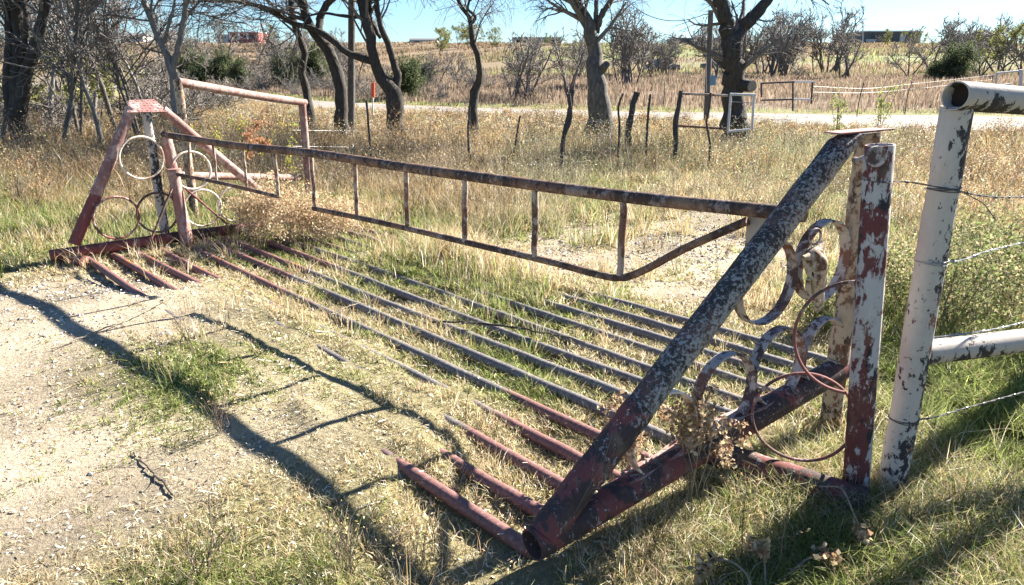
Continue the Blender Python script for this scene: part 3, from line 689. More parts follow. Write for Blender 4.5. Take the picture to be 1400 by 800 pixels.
# ================================================================== BARBED WIRE (near)
def barbed(pts, name, label, cat='barbed wire', m='wire', wraps=(), step=.13, r=.0016, group=None, tail=None):
    pts, rr = resamp(pts, [r] * len(pts), max(24, int(np.linalg.norm(np.array(pts[0]) - np.array(pts[-1])) / .012)))
    mb = MB(); n = len(pts); d = np.gradient(pts, axis=0); d /= np.linalg.norm(d, axis=1, keepdims=True); ph = np.arange(n) * .55
    u = np.cross(d, Z3); u /= np.linalg.norm(u, axis=1, keepdims=True); v = np.cross(d, u)
    for s in (0, math.pi):
        q = pts + (np.cos(ph + s)[:, None] * u + np.sin(ph + s)[:, None] * v) * r * 1.1; mb.tube(q, r, 6)
    Ltot = np.linalg.norm(pts[-1] - pts[0]); nb = int(Ltot / step)
    for k in range(1, nb + 1):
        i = min(n - 2, int(k * n / (nb + 1)))
        for s in (-1, 1):
            q = np.random.default_rng(k * 7 + s).normal(size=3); q -= d[i] * (q @ d[i]); q /= np.linalg.norm(q)
            mb.tube([pts[i] - q * r * 7 + d[i] * .003 * s, pts[i] + q * r * 7 - d[i] * .003 * s], [r * .5, r * .5], 5)
        mb.tube([pts[i] - d[i] * .006, pts[i] + d[i] * .006], r * 2.6, 8)
    for (c, R_, turns) in wraps:
        a = np.linspace(0, 2 * math.pi * turns, int(26 * turns)); c = np.asarray(c)
        q = np.stack([c[0] + R_ * np.cos(a), c[1] + R_ * np.sin(a), c[2] + .006 * np.sin(a * .7) + .005 * a / 6.28 - .008], 1); mb.tube(q, r, 6)
    if tail is not None: mb.tube(tail, r, 6, res=10)
    o = mb.build(name, M[m], base=tuple(pts[0])); tag(o, label, cat, group); return o
def onpost(z):  # centre of the white post at height z
    return np.array([rb[0], rb[1], z])
z1 = PY(1289, 258, rb[1])[2]; z2 = PY(1262, 357, rb[1])[2]; z3 = PY(1238, 572, rb[1])[2]
fpt = lambda v: fb + (ft - fb) * ((688 - v) / 490)
p1 = PY(1206, 248, fb[1] - .05)
barbed([p1, PY(1250, 250, (fb[1] + rb[1]) / 2), PY(1288, 257, rb[1] - .05), PY(1345, 268, rb[1] + .1), PY(1420, 269, rb[1] + .4), PY(1600, 266, rb[1] + .9)], 'barbed_wire', 'top strand of barbed wire tied round the white post below its open rail', wraps=[(onpost(z1), .052, 3.2), (np.array([fpt(248)[0], fpt(248)[1], p1[2]]), .049, 1.6)], group='barbed wire strands at the right',
       tail=[PY(1318, 264, rb[1]), PY(1345, 278, rb[1]), PY(1362, 302, rb[1])])
barbed([PY(1268, 356, rb[1] - .05), PY(1300, 358, rb[1] - .02), PY(1345, 345, rb[1] + .1), PY(1420, 328, rb[1] + .4), PY(1600, 300, rb[1] + .9)], 'barbed_wire', 'second strand of barbed wire, tied round the middle of the white post', m='wire_pale', wraps=[(onpost(z2), .052, 3.0)], group='barbed wire strands at the right')
barbed([PY(1236, 574, rb[1] - .05), PY(1262, 573, rb[1] - .02), PY(1320, 558, rb[1] + .1), PY(1420, 531, rb[1] + .4), PY(1600, 490, rb[1] + .9)], 'barbed_wire', 'lowest strand of barbed wire, tied to the white post below the rail near the grass', wraps=[(onpost(z3), .052, 3.0)], group='barbed wire strands at the right')
barbed([PY(1272, 462, rb[1] + .10), PY(1330, 455, rb[1] + .15), PY(1420, 436, rb[1] + .4), PY(1600, 405, rb[1] + .9)], 'barbed_wire', 'pale strand of barbed wire running just above the middle rail of the white fence', m='wire_pale', group='barbed wire strands at the right')

# ================================================================== MID FENCE: posts
def px_post(name, label, pts, depth, rpx, m, cat='fence post', group='posts of the old wire fence', base_v=None, sides=10, extra=None):
    """pts: (u,v) top to bottom; the lowest is carried to the ground"""
    P = [PY(u, v, depth) for u, v in pts]; s = FPX / depth
    lo = P[-1].copy(); lo[2] = float(gz(lo[0], lo[1])) - .15
    if lo[2] < P[-1][2] - .02: P.append(lo)
    rr = list(np.interp(np.linspace(0, 1, len(P)), [0, 1], [rpx[0] * .52 / s, rpx[1] * .52 / s]))
    pp, r2 = resamp(P, rr, 14); pp[:, :2] += rng.normal(0, rr[0] * .12, (14, 2)); r2 = r2 * (1 + rng.normal(0, .08, 14))
    b = np.array([lo[0], lo[1], float(gz(lo[0], lo[1]))])
    mb = MB(); mb.tube(pp, r2, sides)
    if extra: extra(mb, P, s)
    o = mb.build(name, M[m], base=tuple(b)); tag(o, label, cat, group); return o, P
FY = 11.8
px_post('fence_post', 'short dark steel post in the weeds behind the left end of the gate', [(501, 138), (507, 212)], 11.8, (3, 3), 'tpost')
px_post('fence_post', 'thin crooked dark post straight below the bent tree', [(642, 145), (640, 190), (643, 225)], 11.5, (3.0, 3.5), 'wood')
px_post('fence_post', 'short leaning dark steel post between the bent tree and the forked tree', [(711, 158), (706, 188), (701, 222)], 11.5, (2.3, 2.3), 'tpost')
px_post('fence_post', 'crooked dark cedar post, bent twice, left of the leaning willow', [(777, 128), (780, 150), (779, 165), (770, 190), (768, 215)], 11.5, (5.5, 5), 'wood')
px_post('fence_post', 'broken dark post stub with a wide torn top, left of the leaning willow', [(783, 123), (781, 132), (779, 150), (775, 162)], 12.2, (8, 3), 'wood')
px_post('fence_post', 'thin dark stick post with a hooked top, right of the leaning willow', [(852, 128), (846, 143), (847, 170), (846, 200)], 11.8, (2.5, 3.5), 'wood')
px_post('fence_post', 'thick old grey wooden post leaning right, between the willow and the big tree', [(870, 126), (865, 150), (861, 168)], 14.0, (8, 9), 'wood')
px_post('fence_post', 'thin grey post standing left of the metal gate frame', [(889, 129), (886, 160), (884, 198)], 11.8, (3, 3), 'wood')
px_post('fence_post', 'twisted dark branch post in front of the big tree', [(972, 127), (969, 150), (966, 165), (970, 190)], 11.5, (3, 3), 'wood')
def mid_gate():
    y = 11.9
    o = PY(926, 196, y); t = thing('gate_frame', 'small rusty pipe gate frame between a dark wooden post and the big tree', 'gate frame', (o[0], o[1], float(gz(o[0], o[1]))))
    s = FPX / y
    P = [PY(931, 124, y), PY(928, 145, y), PY(924, 165, y), PY(924, 200, y)]; P.append(P[-1] - Z3 * .2); pts, rr = resamp(P, np.array([2.6, 3, 4, 3.2, 3.2]) / s, 14); mb = MB(); mb.tube(pts, rr, 12); mb.build('gate_post', M['wood'], t)
    pipe('top_rail', PY(931, 128, y), PY(995, 131, y), 1.6 / s, M['gate_light'], t, sides=12)
    pipe('bottom_rail', PY(926, 172, y), PY(992, 176, y), 1.6 / s, M['gate'], t, sides=12)
    o = PY(997, 180, 12.0); t = thing('gate_frame', 'pale grey square pipe frame leaning against the foot of the big tree', 'gate frame', (o[0], o[1], float(gz(o[0], o[1]))))
    for nm, a, b in (('upright', (999, 130), (995, 182)), ('upright', (1031, 130), (1028, 178)), ('top_rail', (998, 129), (1033, 130)), ('bottom_rail', (995, 180), (1029, 177))):
        mb = MB(); mb.tube([PY(*a, 12.0), PY(*b, 12.0)], 1.7 / 82, 12, res=5); mb.build(nm, M['greysteel'], t)
    mb = MB(); mb.tube([PY(1000, 139, 12.05), PY(1030, 141, 12.05)], .006, 6); mb.tube([PY(998, 172, 12.05), PY(1030, 141, 12.05)], .004, 6); mb.build('cross_wire', M['wire_pale'], t)
    # dark gate across the road
    y = 26; 
    o = PY(1083, 150, y); t = thing('pipe_gate', 'dark pipe gate panel across the gravel road, right of the big tree', 'gate', (o[0], o[1], float(gz(o[0], o[1]))))
    for nm, a, b, m in (('top_rail', (1040, 114), (1086, 112), 'darksteel'), ('top_rail', (1086, 112), (1113, 112), 'greysteel'), ('middle_rail', (1040, 137), (1085, 136), 'darksteel'), ('middle_rail', (1085, 136), (1110, 136), 'greysteel'), ('upright', (1084, 111), (1084, 152), 'darksteel'), ('upright', (1111, 112), (1109, 142), 'darksteel'), ('upright', (1041, 114), (1041, 133), 'darksteel')):
        mb = MB(); yy = 28 + (a[0] - 1084) * .02; 
        mb.tube([PY(*a, y), PY(*b, y)], 1.2 * y / FPX, 10, res=4); mb.build(nm, M[m], t)
    y = 34
    o = PY(1395, 125, y); t = thing('gate_frame', 'pale pipe gate with a white post in the field beyond the road, right edge', 'gate frame', (o[0], o[1], float(gz(o[0], o[1]))))
    for nm, a, b, m in (('top_rail', (1363, 100), (1396, 97), 'greysteel'), ('bottom_rail', (1361, 117), (1382, 115), 'greysteel'), ('upright', (1363, 100), (1361, 120), 'greysteel'), ('upright', (1396, 95), (1395, 124), 'greysteel')):
        mb = MB(); mb.tube([PY(*a, y), PY(*b, y)], (2.2 if nm == 'upright' and a[0] > 1380 else 1.2) * y / FPX, 10, res=4); mb.build(nm, M[m], t)
mid_gate()
px_post('marker_post', 'white marker post with an orange-red top beside the gravel road', [(510, 132), (510, 152)], 24, (1.9, 1.9), 'white', cat='marker post', group=None)
o_, P_ = px_post('marker_sleeve', None, [(510, 113), (510, 132)], 24, (2.2, 2.2), 'orange', cat=None, group=None)
# make the sleeve a part of the marker post
def fix_sleeve():
    mp = [o for o in COL.objects if o.name == 'marker_post'][0]; bpy.data.objects.remove(o_)
    mb = MB(); mb.tube([PY(510, 113, 24), PY(510, 132.5, 24)], 2.3 * 24 / FPX, 12, res=4); mb.build('top_sleeve', M['orange'], mp, base=tuple(mp.location))
fix_sleeve()
px_post('fence_post', 'left of two thin leaning steel posts in the brown field beyond the road', [(1181, 113), (1174, 141)], 27, (1.2, 1.2), 'tpost', group='posts in the field beyond the road')
px_post('fence_post', 'right of two thin leaning steel posts in the brown field beyond the road', [(1247, 112), (1241, 131)], 29, (1.2, 1.2), 'tpost', group='posts in the field beyond the road')
px_post('fence_post', 'small reddish steel post in the brown field behind the wooden posts', [(908, 113), (908, 130)], 34, (1, 1), 'tpost', group='posts in the field beyond the road')
def long_wire(pts, label, r=.0018, m='wire_pale'):
    P, rr = resamp(pts, [r] * len(pts), 40); mb = MB(); mb.tube(P, r, 5); o = mb.build('fence_wire', M[m], base=tuple(P[0])); tag(o, label, 'fence wire', 'wires of the old fences')
for k, lab in ((0, 'top sagging wire of the old fence through the weeds behind the gate'), (1, 'lower sagging wire of the old fence through the weeds behind the gate')):
    dz = k * 22
    long_wire([PY(400, 178 + dz, 10.5), PY(503, 179 + dz, 11.7), PY(642, 176 + dz, 11.5), PY(708, 174 + dz, 11.5), PY(777, 168 + dz * .9, 11.5), PY(847, 165 + dz * .9, 11.8), PY(926, 163 + dz * .9, 11.9)], lab)
long_wire([PY(1112, 126, 26), PY(1176, 127, 27), PY(1244, 122, 29), PY(1362, 108, 34)], 'pale fence wire crossing the brown field beyond the road', .004)
long_wire([PY(1112, 118, 26), PY(1178, 121, 27), PY(1245, 115, 29), PY(1362, 102, 34)], 'upper pale fence wire crossing the brown field beyond the road', .004)

# ================================================================== TREES
def px_tree(name, label, depth, limbs, tops, seed, bark='bark_grey', twig='twig_grey', spread=.35, lv=(5, 5, 5), tw=.006, droop=0.03, group=None, leaf=None, cutstump=None):
    """limbs: lists of (u,v,width px) from bottom to top; tops: extra (index) limbs that get side branches"""
    g = np.random.default_rng(seed); s = FPX / depth
    allP, allR = [], []
    fu, fv, _ = limbs[0][0]; f = PY(fu, fv, depth); bz = float(gz(f[0], f[1])); base = np.array([f[0], f[1], bz])
    for li, lb in enumerate(limbs):
        yoff = np.cumsum(g.normal(0, .06 * depth / 12, len(lb)))
        if li == 0: yoff -= yoff[0]
        P = [PY(u, v, depth + (0 if (i == 0) else dy)) for i, ((u, v, w_), dy) in enumerate(zip(lb, yoff))]
        rr = [w_ / 2 / s for _, _, w_ in lb]
        if li == 0: P = [np.array([P[0][0], P[0][1], bz - .1])] + P; rr = [rr[0] * 1.3] + rr
        pp, r2 = resamp(P, rr, 18); pp += g.normal(0, .13, (18, 3)) * r2[:, None]; allP.append(pp); allR.append(r2 * (1 + g.normal(0, .04, 18)))
    # continue each limb beyond the frame / tip
    ext, er = [], []
    for li, (pp, r2) in enumerate(zip(allP, allR)):
        if tops == 'all' or li in tops:
            d = pp[-1] - pp[-4]; d /= np.linalg.norm(d)
            for j in range(2):
                L = max(1.2, r2[-1] * 24); dd = d + g.normal(0, .25, 3) + np.array([0, 0, .15]); q = [pp[-1]]; 
                for _ in range(4): dd = dd / np.linalg.norm(dd) + g.normal(0, .15, 3); q.append(q[-1] + dd / np.linalg.norm(dd) * L / 4)
                ext.append(q); er.append(r2[-1] * np.array([.95, .8, .62, .45, .28]) * (1 if j == 0 else .7))
    mb = MB(); V, fs = tubes(np.array(allP), np.array(allR), 14); mb.add(V, fs)
    if cutstump: cutstump(mb)
    t = thing(name, label, 'tree', base, group)
    if ext:
        E = np.array(ext); ER = np.array(er); V, fs = tubes(E, ER, 9); mb.add(V, fs)
    mb.build('trunk', M[bark], t)
    # side branches
    srcP = np.array([np.array([p[int(round(i))] for i in np.linspace(6, 17, 5)]) for p in allP]); srcR = np.array([[r[int(round(i))] for i in np.linspace(6, 17, 5)] for r in allR])
    if ext: srcP = np.concatenate([srcP, E]); srcR = np.concatenate([srcR, ER])
    mb = MB(); P, Rr = srcP, srcR
    for l, nc in enumerate(lv):
        P, Rr = grow(P, Rr, nc, (.62, .55, .5)[l] if l < 3 else .5, (48, 42, 40)[min(l, 2)], (.42, .6, .6)[min(l, 2)], 5, (.16, .2, .22)[min(l, 2)], (.04, 0, -droop)[min(l, 2)], .25 if l else .35, 1.0, seed + l * 31, lmin=(1.1, .7, .42)[min(l, 2)])
        Rr = np.maximum(Rr, tw * (.9, .5, .33)[min(l, 2)]); V, fs = tubes(P, Rr, 6 if l == 0 else 4 if l == 1 else 3, False); mb.add(V, fs)
    mb.build('crown', M[twig], t)
    if leaf:
        cols, cnt, size = leaf; pts = P.reshape(-1, 3); pts = pts[g.integers(0, len(pts), cnt)]; V, f = flecks(pts, size, g, 1.2, jit=.05)
        c = np.repeat(pick(cols, np.ones(len(cols)), cnt, g, .2), 4, 0); me = np_mesh('leaves', V, [f], c, base=tuple(base)); link('leaves', me, M['leaf'], t)
    return t
px_tree('old_tree', 'dark rough many-stemmed tree at the upper left edge', 15, [[(24, 165, 24), (25, 120, 21), (26, 80, 17), (24, 40, 15), (20, -30, 13)], [(28, 150, 20), (34, 110, 16), (45, 70, 14), (56, 30, 12), (64, -30, 10)], [(14, 160, 14), (10, 110, 11), (12, 60, 9), (10, 20, 8), (14, -30, 7)], [(27, 90, 8), (35, 40, 7), (32, -20, 6)]], 'all', 41, 'bark_dark', 'twig_grey', lv=(8, 6, 5), tw=.012)
px_tree('bare_tree', 'slim pale tree forking into a Y behind the pink fence panel', 15.5, [[(241, 150, 10), (238, 120, 10), (235, 95, 10), (222, 62, 9), (205, 25, 8), (190, -20, 7)], [(236, 92, 8), (245, 60, 8), (252, 25, 7), (255, -25, 6)], [(223, 62, 5), (232, 30, 4), (240, 0, 3)], [(252, 28, 4), (262, 14, 3), (268, 9, 2)]], [0, 1], 52, 'bark_pale', 'twig_grey', lv=(5, 5, 5), tw=.012)
px_tree('curved_tree', 'thin curved tree trunk leaning left of the utility pole', 17.5, [[(423, 148, 11), (418, 122, 10), (412, 98, 9), (417, 75, 9), (408, 48, 9), (402, 30, 8), (396, -20, 7)], [(404, 34, 7), (380, 20, 6), (350, 8, 5), (320, 2, 4)]], 'all', 63, 'bark_dark', 'twig_grey', lv=(5, 6, 4), tw=.012)
px_tree('curved_tree', 'thick curved tree trunk leaning left, just left of the utility pole', 17.2, [[(466, 150, 17), (465, 120, 15), (460, 95, 16), (448, 70, 15), (432, 45, 13), (418, 22, 11), (408, -20, 10)], [(436, 48, 10), (438, 22, 9), (448, 5, 9), (470, -15, 8)]], 'all', 74, 'bark_dark', 'twig_grey', lv=(5, 6, 4), tw=.012)
px_tree('forked_tree', 'big low-forked tree with a long limb reaching left across the utility pole', 16.8, [[(540, 150, 22), (538, 125, 22), (520, 105, 14), (512, 80, 14), (505, 50, 13), (498, 20, 12), (490, -20, 11)], [(538, 128, 16), (543, 108, 10), (537, 80, 9), (528, 55, 8), (520, 35, 7), (515, 5, 7), (513, -20, 6)], [(512, 84, 11), (480, 74, 9), (450, 52, 9), (425, 38, 7), (400, 32, 6), (370, 12, 5), (340, 4, 3)], [(520, 52, 5), (508, 30, 5), (506, -15, 4)], [(497, 24, 5), (470, 22, 4), (440, 18, 3), (415, 24, 2)]], 'all', 85, 'bark_dark', 'twig_grey', lv=(5, 6, 4), tw=.012, droop=.06)
px_tree('bent_tree', 'slender dark tree bent in an S, alone between the forked tree and the willow', 17.0, [[(648, 155, 12), (648, 130, 13), (656, 100, 8), (652, 72, 8), (645, 50, 8), (644, 30, 6), (632, 10, 5), (620, -15, 5)], [(644, 34, 4), (650, 25, 4), (640, 12, 3), (650, -15, 3)]], 'all', 96, 'bark_dark', 'twig_grey', lv=(10, 7, 5), tw=.010, droop=.30)
px_tree('leaning_tree', 'thick tree with a cut limb scar leaning left, in the middle of the row', 16.2, [[(820, 165, 34), (817, 130, 25), (815, 100, 23), (813, 70, 19), (806, 45, 17), (795, 15, 15), (785, -20, 14)], [(815, 45, 8), (822, 22, 8), (834, 2, 7), (842, -15, 6)], [(812, 44, 7), (815, 20, 6), (814, -20, 5)]], 'all', 107, 'bark_grey', 'twig_grey', lv=(8, 7, 5), tw=.010, droop=.25,
    cutstump=lambda mb: mb.tube([PY(822, 97, 16.1), PY(829, 88, 15.8)], [6 / 61, 4.5 / 61], 12))
def stump(mb): mb.tube([PY(1012, 116, 15.0), PY(1019, 117, 14.9), PY(1028, 118, 14.72)], [.15, .12, .112], 18)
T7 = px_tree('big_tree', 'massive dark tree trunk forking wide, behind the pale square frame', 15, [[(1007, 178, 36), (1003, 150, 29), (1002, 110, 27), (1001, 75, 25), (1002, 52, 26)], [(1000, 58, 21), (993, 30, 18), (984, 0, 15), (978, -30, 14)], [(1003, 58, 21), (1018, 32, 17), (1035, 18, 15), (1056, -8, 13), (1075, -30, 11)]], [1, 2], 118, 'bark_dark', 'twig_grey', lv=(6, 6, 5), tw=.010, droop=.10, cutstump=stump)
mb = MB(); a_ = PY(1019, 117, 14.9); c_ = PY(1028, 118, 14.72); d_ = (c_ - a_) / np.linalg.norm(c_ - a_); mb.tube([c_ - d_ * .02, c_ + d_ * .012, c_ + d_ * .014], [.106, .106, .02], 22); mb.tube([c_ + d_ * .013, c_ + d_ * .022], .018, 8)
mb.build('cut_limb_face', M['cutwood'], T7)

# generic bare trees --------------------------------------------------
def bare_tree_mesh(seed, h, stems=1, lean=.1, tw=.012, lv=(6, 5, 5), r0=.09, bushy=False, up=.10, wig=.18):
    g = np.random.default_rng(seed); P = []; Rr = []
    for s in range(stems):
        d = np.array([g.normal(0, lean + .12 * (stems > 1)), g.normal(0, lean + .12 * (stems > 1)), 1.]); q = [np.array([g.normal(0, .04 * stems), g.normal(0, .04 * stems), -.15])]
        hh = h * g.uniform(.6, .85)
        for _ in range(6): d = d / np.linalg.norm(d) + g.normal(0, wig * .6, 3); d[2] = abs(d[2]); q.append(q[-1] + d / np.linalg.norm(d) * hh / 6)
        P.append(q); Rr.append(r0 * g.uniform(.6, 1) * np.linspace(1, .35, 7) / math.sqrt(stems) * 1.2)
    P = np.array(P); Rr = np.array(Rr); V, f = tubes(P, Rr, 8 if h > 3 else 6); trunk = (V, f)
    mb = MB(); p, r = P, Rr
    for l, nc in enumerate(lv):
        p, r = grow(p, r, nc, (.58, .55, .5)[l], (45, 42, 42)[l], (.5, .6, .6)[l], 5, wig, (up, up * .5, 0)[l], .15 if bushy else .3, 1, seed + 5 + l, lmin=h * (.14, .09, .05)[l])
        r = np.maximum(r, tw * (.9, .6, .42)[l]); V, f = tubes(p, r, 5 if l == 0 else 3, False); mb.add(V, f)
    crown = (np.vstack(mb.V), [np.vstack(v) for v in mb.F.values()])
    return trunk, crown, p
PROTO = {}
def proto(key, seed, h, bark='bark_far', twig='twig_grey', leaf=None, **k):
    tr, cr, tips = bare_tree_mesh(seed, h, **k)
    mt = np_mesh('trunk', tr[0], tr[1], None, True); mt.materials.append(M[bark])
    mc = np_mesh('crown', cr[0], cr[1], None, True); mc.materials.append(M[twig])
    ml = None
    if leaf:
        cols, cnt, size, jit = leaf; g = np.random.default_rng(seed + 99); pts = tips.reshape(-1, 3); pts = pts[g.integers(0, len(pts), cnt)]
        V, f = flecks(pts, size, g, 1.3, jit=jit); c = np.repeat(pick(cols, np.ones(len(cols)), cnt, g, .25), 4, 0); ml = np_mesh('foliage', V, [f], c); ml.materials.append(M['leaf'])
    PROTO[key] = (mt, mc, ml)
def plant(key, name, label, cat, x, y, sc_, rot, group, zs=1.0):
    o = bpy.data.objects.new(name, None); COL.objects.link(o); o.location = (x, y, float(gz(x, y)) - .02); o.rotation_euler = (0, 0, rot); o.scale = (sc_, sc_, sc_ * zs); o.empty_display_size = .3
    tag(o, label, cat, group)
    for nm, me in zip(('trunk', 'crown', 'foliage'), PROTO[key]):
        if me: c = bpy.data.objects.new(nm, me); COL.objects.link(c); c.parent = o
    return o
DG = [(.055, .08, .035), (.085, .11, .05), (.13, .145, .07)]
for i in range(4): proto(f'bare{i}', 200 + i * 13, 5.0, 'bark_far', 'twig_far', stems=2 + i % 3, tw=.034, lv=(7, 6, 4), r0=.15, up=.12)
for i in range(3): proto(f'slim{i}', 300 + i * 17, 5.5, 'bark_pale' if i == 1 else 'bark_grey', 'twig_grey', stems=1 + (i == 2), tw=.018, lv=(9, 6, 5), r0=.062, wig=.22)
for i in range(3): proto(f'shrub{i}', 400 + i * 11, 2.2, 'bark_far', 'twig_far' if i else 'twig_grey', stems=9, tw=.020, lv=(6, 5, 4), r0=.05, bushy=True, lean=.35, up=.04)
for i in range(2): proto(f'thin_leaf{i}', 500 + i * 7, 4.5, 'bark_far', 'twig_grey', leaf=([(.20, .22, .06), (.26, .25, .09), (.15, .17, .05)], 1600, .08, .14), stems=2, tw=.035, lv=(6, 5, 4), r0=.09)
for i in range(3): proto(f'cedar{i}', 600 + i * 7, 4.2, 'bark_far', 'twig_brown', leaf=(DG, 10000, .085, .24), stems=3, tw=.012, lv=(11, 5, 4), r0=.09, bushy=True, lean=.18, up=.10)
def px_plant(key, name, label, cat, u, v, depth, hpx, group, hp=5.0):
    """a plant whose foot stands at depth on pixel column u and whose height is hpx pixels"""
    x = (u - 700) / FPX * depth * CP + 0; x = PY(u, 100, depth)[0]
    sc_ = hpx * depth / FPX / hp
    return plant(key, name, label, cat, x, depth, sc_, random.uniform(0, 6.28), group)
# the thicket on the left, this side of the road
g_ = np.random.default_rng(77)
for (u, d, hp, k) in ((62, 14, 190, 'slim0'), (95, 16, 170, 'slim2'), (128, 14.5, 180, 'slim1'), (150, 18, 170, 'slim0'), (172, 16, 150, 'slim2'), (205, 19, 130, 'slim1'), (110, 21, 150, 'slim1'), (80, 24, 150, 'slim2'), (185, 23, 120, 'slim0'), (-25, 15, 180, 'slim0'), (-60, 18, 170, 'slim1'), (50, 20, 165, 'slim1'), (140, 27, 135, 'slim2'), (0, 22, 150, 'slim2'), (228, 26, 100, 'slim0')):
    px_plant(k, 'thicket_tree', 'slim bare tree in the grey thicket left of the Y-shaped tree', 'tree', u, 0, d, hp * 1.9, 'slim bare trees of the left thicket', 5.5)
for i in range(30):
    u = g_.uniform(-120, 300); d = g_.uniform(17, 36) if u < 230 else g_.uniform(28, 40)
    px_plant(f'shrub{i % 3}', 'bare_shrub', 'bare twiggy grey shrub in the undergrowth of the left thicket', 'shrub', u, 0, d, g_.uniform(55, 100) * 20 / d, 'bare shrubs of the left thicket', 2.2)
for (u, d, hp) in ((95, 19, 80), (125, 22, 70), (70, 24, 60), (160, 26, 60)):
    px_plant('thin_leaf0', 'leafy_sapling', 'sapling with a few yellow-green leaves left, in the left thicket', 'tree', u, 0, d, hp * 1.5, 'yellow-green saplings of the left thicket', 4.5)
# far side of the road: belt of brush
def far_d(x, off): return yroad(x) + off
def belt(n, u0, u1, o0, o1, keys, hpx, name, label, cat, group, hp, seed):
    g = np.random.default_rng(seed)
    for i in range(n):
        u = g.uniform(u0, u1); off_ = g.uniform(o0, o1)
        d = 40.0
        for _ in range(8): d = float(far_d(PY(u, 100, d)[0], off_))
        hpx_ = g.uniform(*hpx)
        px_plant(keys[i % len(keys)], name, label, cat, u, 0, d, hpx_, group, hp)
belt(30, 235, 700, 6, 34, ['bare0', 'bare1', 'bare2', 'bare3'], (42, 76), 'bare_tree', 'bare grey tree in the brush belt beyond the road, left of the bent tree', 'tree', 'bare trees in the brush belt beyond the road', 5.0, 801)
belt(30, 200, 720, 5, 22, ['shrub0', 'shrub1', 'shrub2'], (20, 42), 'bare_shrub', 'low brown bare shrub along the far verge of the road', 'shrub', 'shrubs along the far verge of the road', 2.2, 802)
for j, (u, off_, hp, lab) in enumerate(((262, 7, 52, 'dark evergreen in the brush just right of the Y-shaped tree'), (300, 10, 50, 'dark evergreen behind the top rail of the pink fence panel'), (326, 9, 40, 'dark evergreen left of the curved trees'), (395, 12, 52, 'olive evergreen behind the thin curved trunk'), (558, 8, 56, 'dark evergreen right of the big forked tree'), (430, 16, 56, 'olive evergreen between the two curved trunks'), (575, 18, 44, 'smaller evergreen behind the forked tree'))):
    d = 40.0
    for _ in range(8): d = float(far_d(PY(u, 100, d)[0], off_))
    px_plant(f'cedar{j % 3}', 'evergreen_tree', lab, 'tree', u, 0, d, hp, 'evergreens beyond the road', 4.2)
belt(15, 690, 1000, 32, 50, ['bare1', 'bare2', 'bare0'], (52, 84), 'bare_tree', 'bare tree at the slope foot between the leaning tree and the big tree', 'tree', 'bare trees at the foot of the slope', 5.0, 803)
belt(5, 690, 790, 6, 14, ['bare0', 'bare3'], (84, 112), 'bare_tree', 'dark spreading bare tree beyond the road, left of the leaning tree', 'tree', 'dark bare trees left of the leaning tree', 5.0, 813)
belt(2, 850, 870, 20, 26, ['bare2'], (100, 110), 'bare_tree', 'tall bare tree with many upright twigs just right of the leaning tree', 'tree', 'tall bare trees right of the leaning tree', 5.0, 823)
belt(14, 1020, 1165, 36, 52, ['bare0', 'bare2', 'bare3'], (66, 96), 'bare_tree', 'bare grey tree in the clump on the slope right of the big tree', 'tree', 'bare trees in the clump right of the big tree', 5.0, 804)
belt(14, 1240, 1440, 38, 58, ['bare1', 'bare0', 'bare2'], (56, 84), 'bare_tree', 'bare grey tree in the clump below the dark grey building on the slope', 'tree', 'bare trees in the clump at the right', 5.0, 805)
belt(2, 1366, 1384, 40, 44, ['thin_leaf0'], (64, 70), 'thin_tree', 'thin tall tree with sparse pale leaves on the slope near the right edge', 'tree', 'thin tall trees near the right edge', 4.5, 806)
belt(2, 1298, 1312, 34, 36, ['cedar1', 'cedar0'], (46, 52), 'evergreen_tree', 'dark evergreen in the middle of the right clump on the slope', 'tree', 'dark evergreens of the right clump', 4.2, 807)
belt(16, 700, 1420, 30, 60, ['shrub0', 'shrub2', 'shrub1'], (12, 22), 'bare_shrub', 'small grey shrub at the foot of the green slope', 'shrub', 'small shrubs at the foot of the slope', 2.2, 808)
belt(9, 560, 720, 130, 190, ['thin_leaf0', 'thin_leaf1'], (22, 34), 'pale_tree', 'pale yellow-green tree on the crest of the brown hill', 'tree', 'pale trees on the hill crest', 4.5, 809)
belt(5, 360, 520, 120, 190, ['bare0', 'thin_leaf1'], (26, 40), 'pale_tree', 'pale tree on the hill crest behind the curved trunks', 'tree', 'pale trees on the hill crest, left part', 4.5, 810)
belt(40, 700, 1420, 160, 215, ['shrub0', 'bare1', 'thin_leaf1', 'shrub2'], (7, 15), 'crest_tree', 'tiny tree in the line along the top of the far slope', 'tree', 'tiny trees along the top of the far slope', 4.5, 811)
belt(4, 1195, 1262, 172, 190, ['thin_leaf0', 'thin_leaf1'], (16, 22), 'yard_tree', 'small yellowish tree in front of the grey building on the hill', 'tree', 'yellowish trees by the grey building', 4.5, 812)

# ================================================================== POLES
def pole(label, depth, top, bot, rpx, extra=None):
    a = PY(*top, depth); b = PY(*bot, depth); b[2] = float(gz(b[0], b[1])); s = FPX / depth
    t = thing('utility_pole', label, 'utility pole', b, 'wooden utility poles'); mb = MB(); mb.tube([b - Z3 * .2, a], [rpx * 1.15 / s, rpx / s], 16, res=8); mb.build('pole', M['wood_pole'], t)
    return t, a, b, s
t, a, b, s = pole('wooden utility pole rising out of the frame behind the long limb of the forked tree', 18.5, (481, -60), (477, 150), 4.2)
t, a, b, s = pole('wooden utility pole with a blue-grey meter box, left of the big tree', 24, (972, 14), (969, 128), 3.4)
mb = MB(); c = PY(975, 110, 23.8); mb.box(c, (.14, .12, .30)); mb.box(c + np.array([0, -.065, .02]), (.10, .012, .14)); mb.build('meter_box', M['bluebox'], t, smooth=False)
mb = MB(); mb.tube([PY(965.5, 60, 23.85), PY(966, 126, 23.85)], .014, 8); mb.build('conduit', M['greysteel'], t)
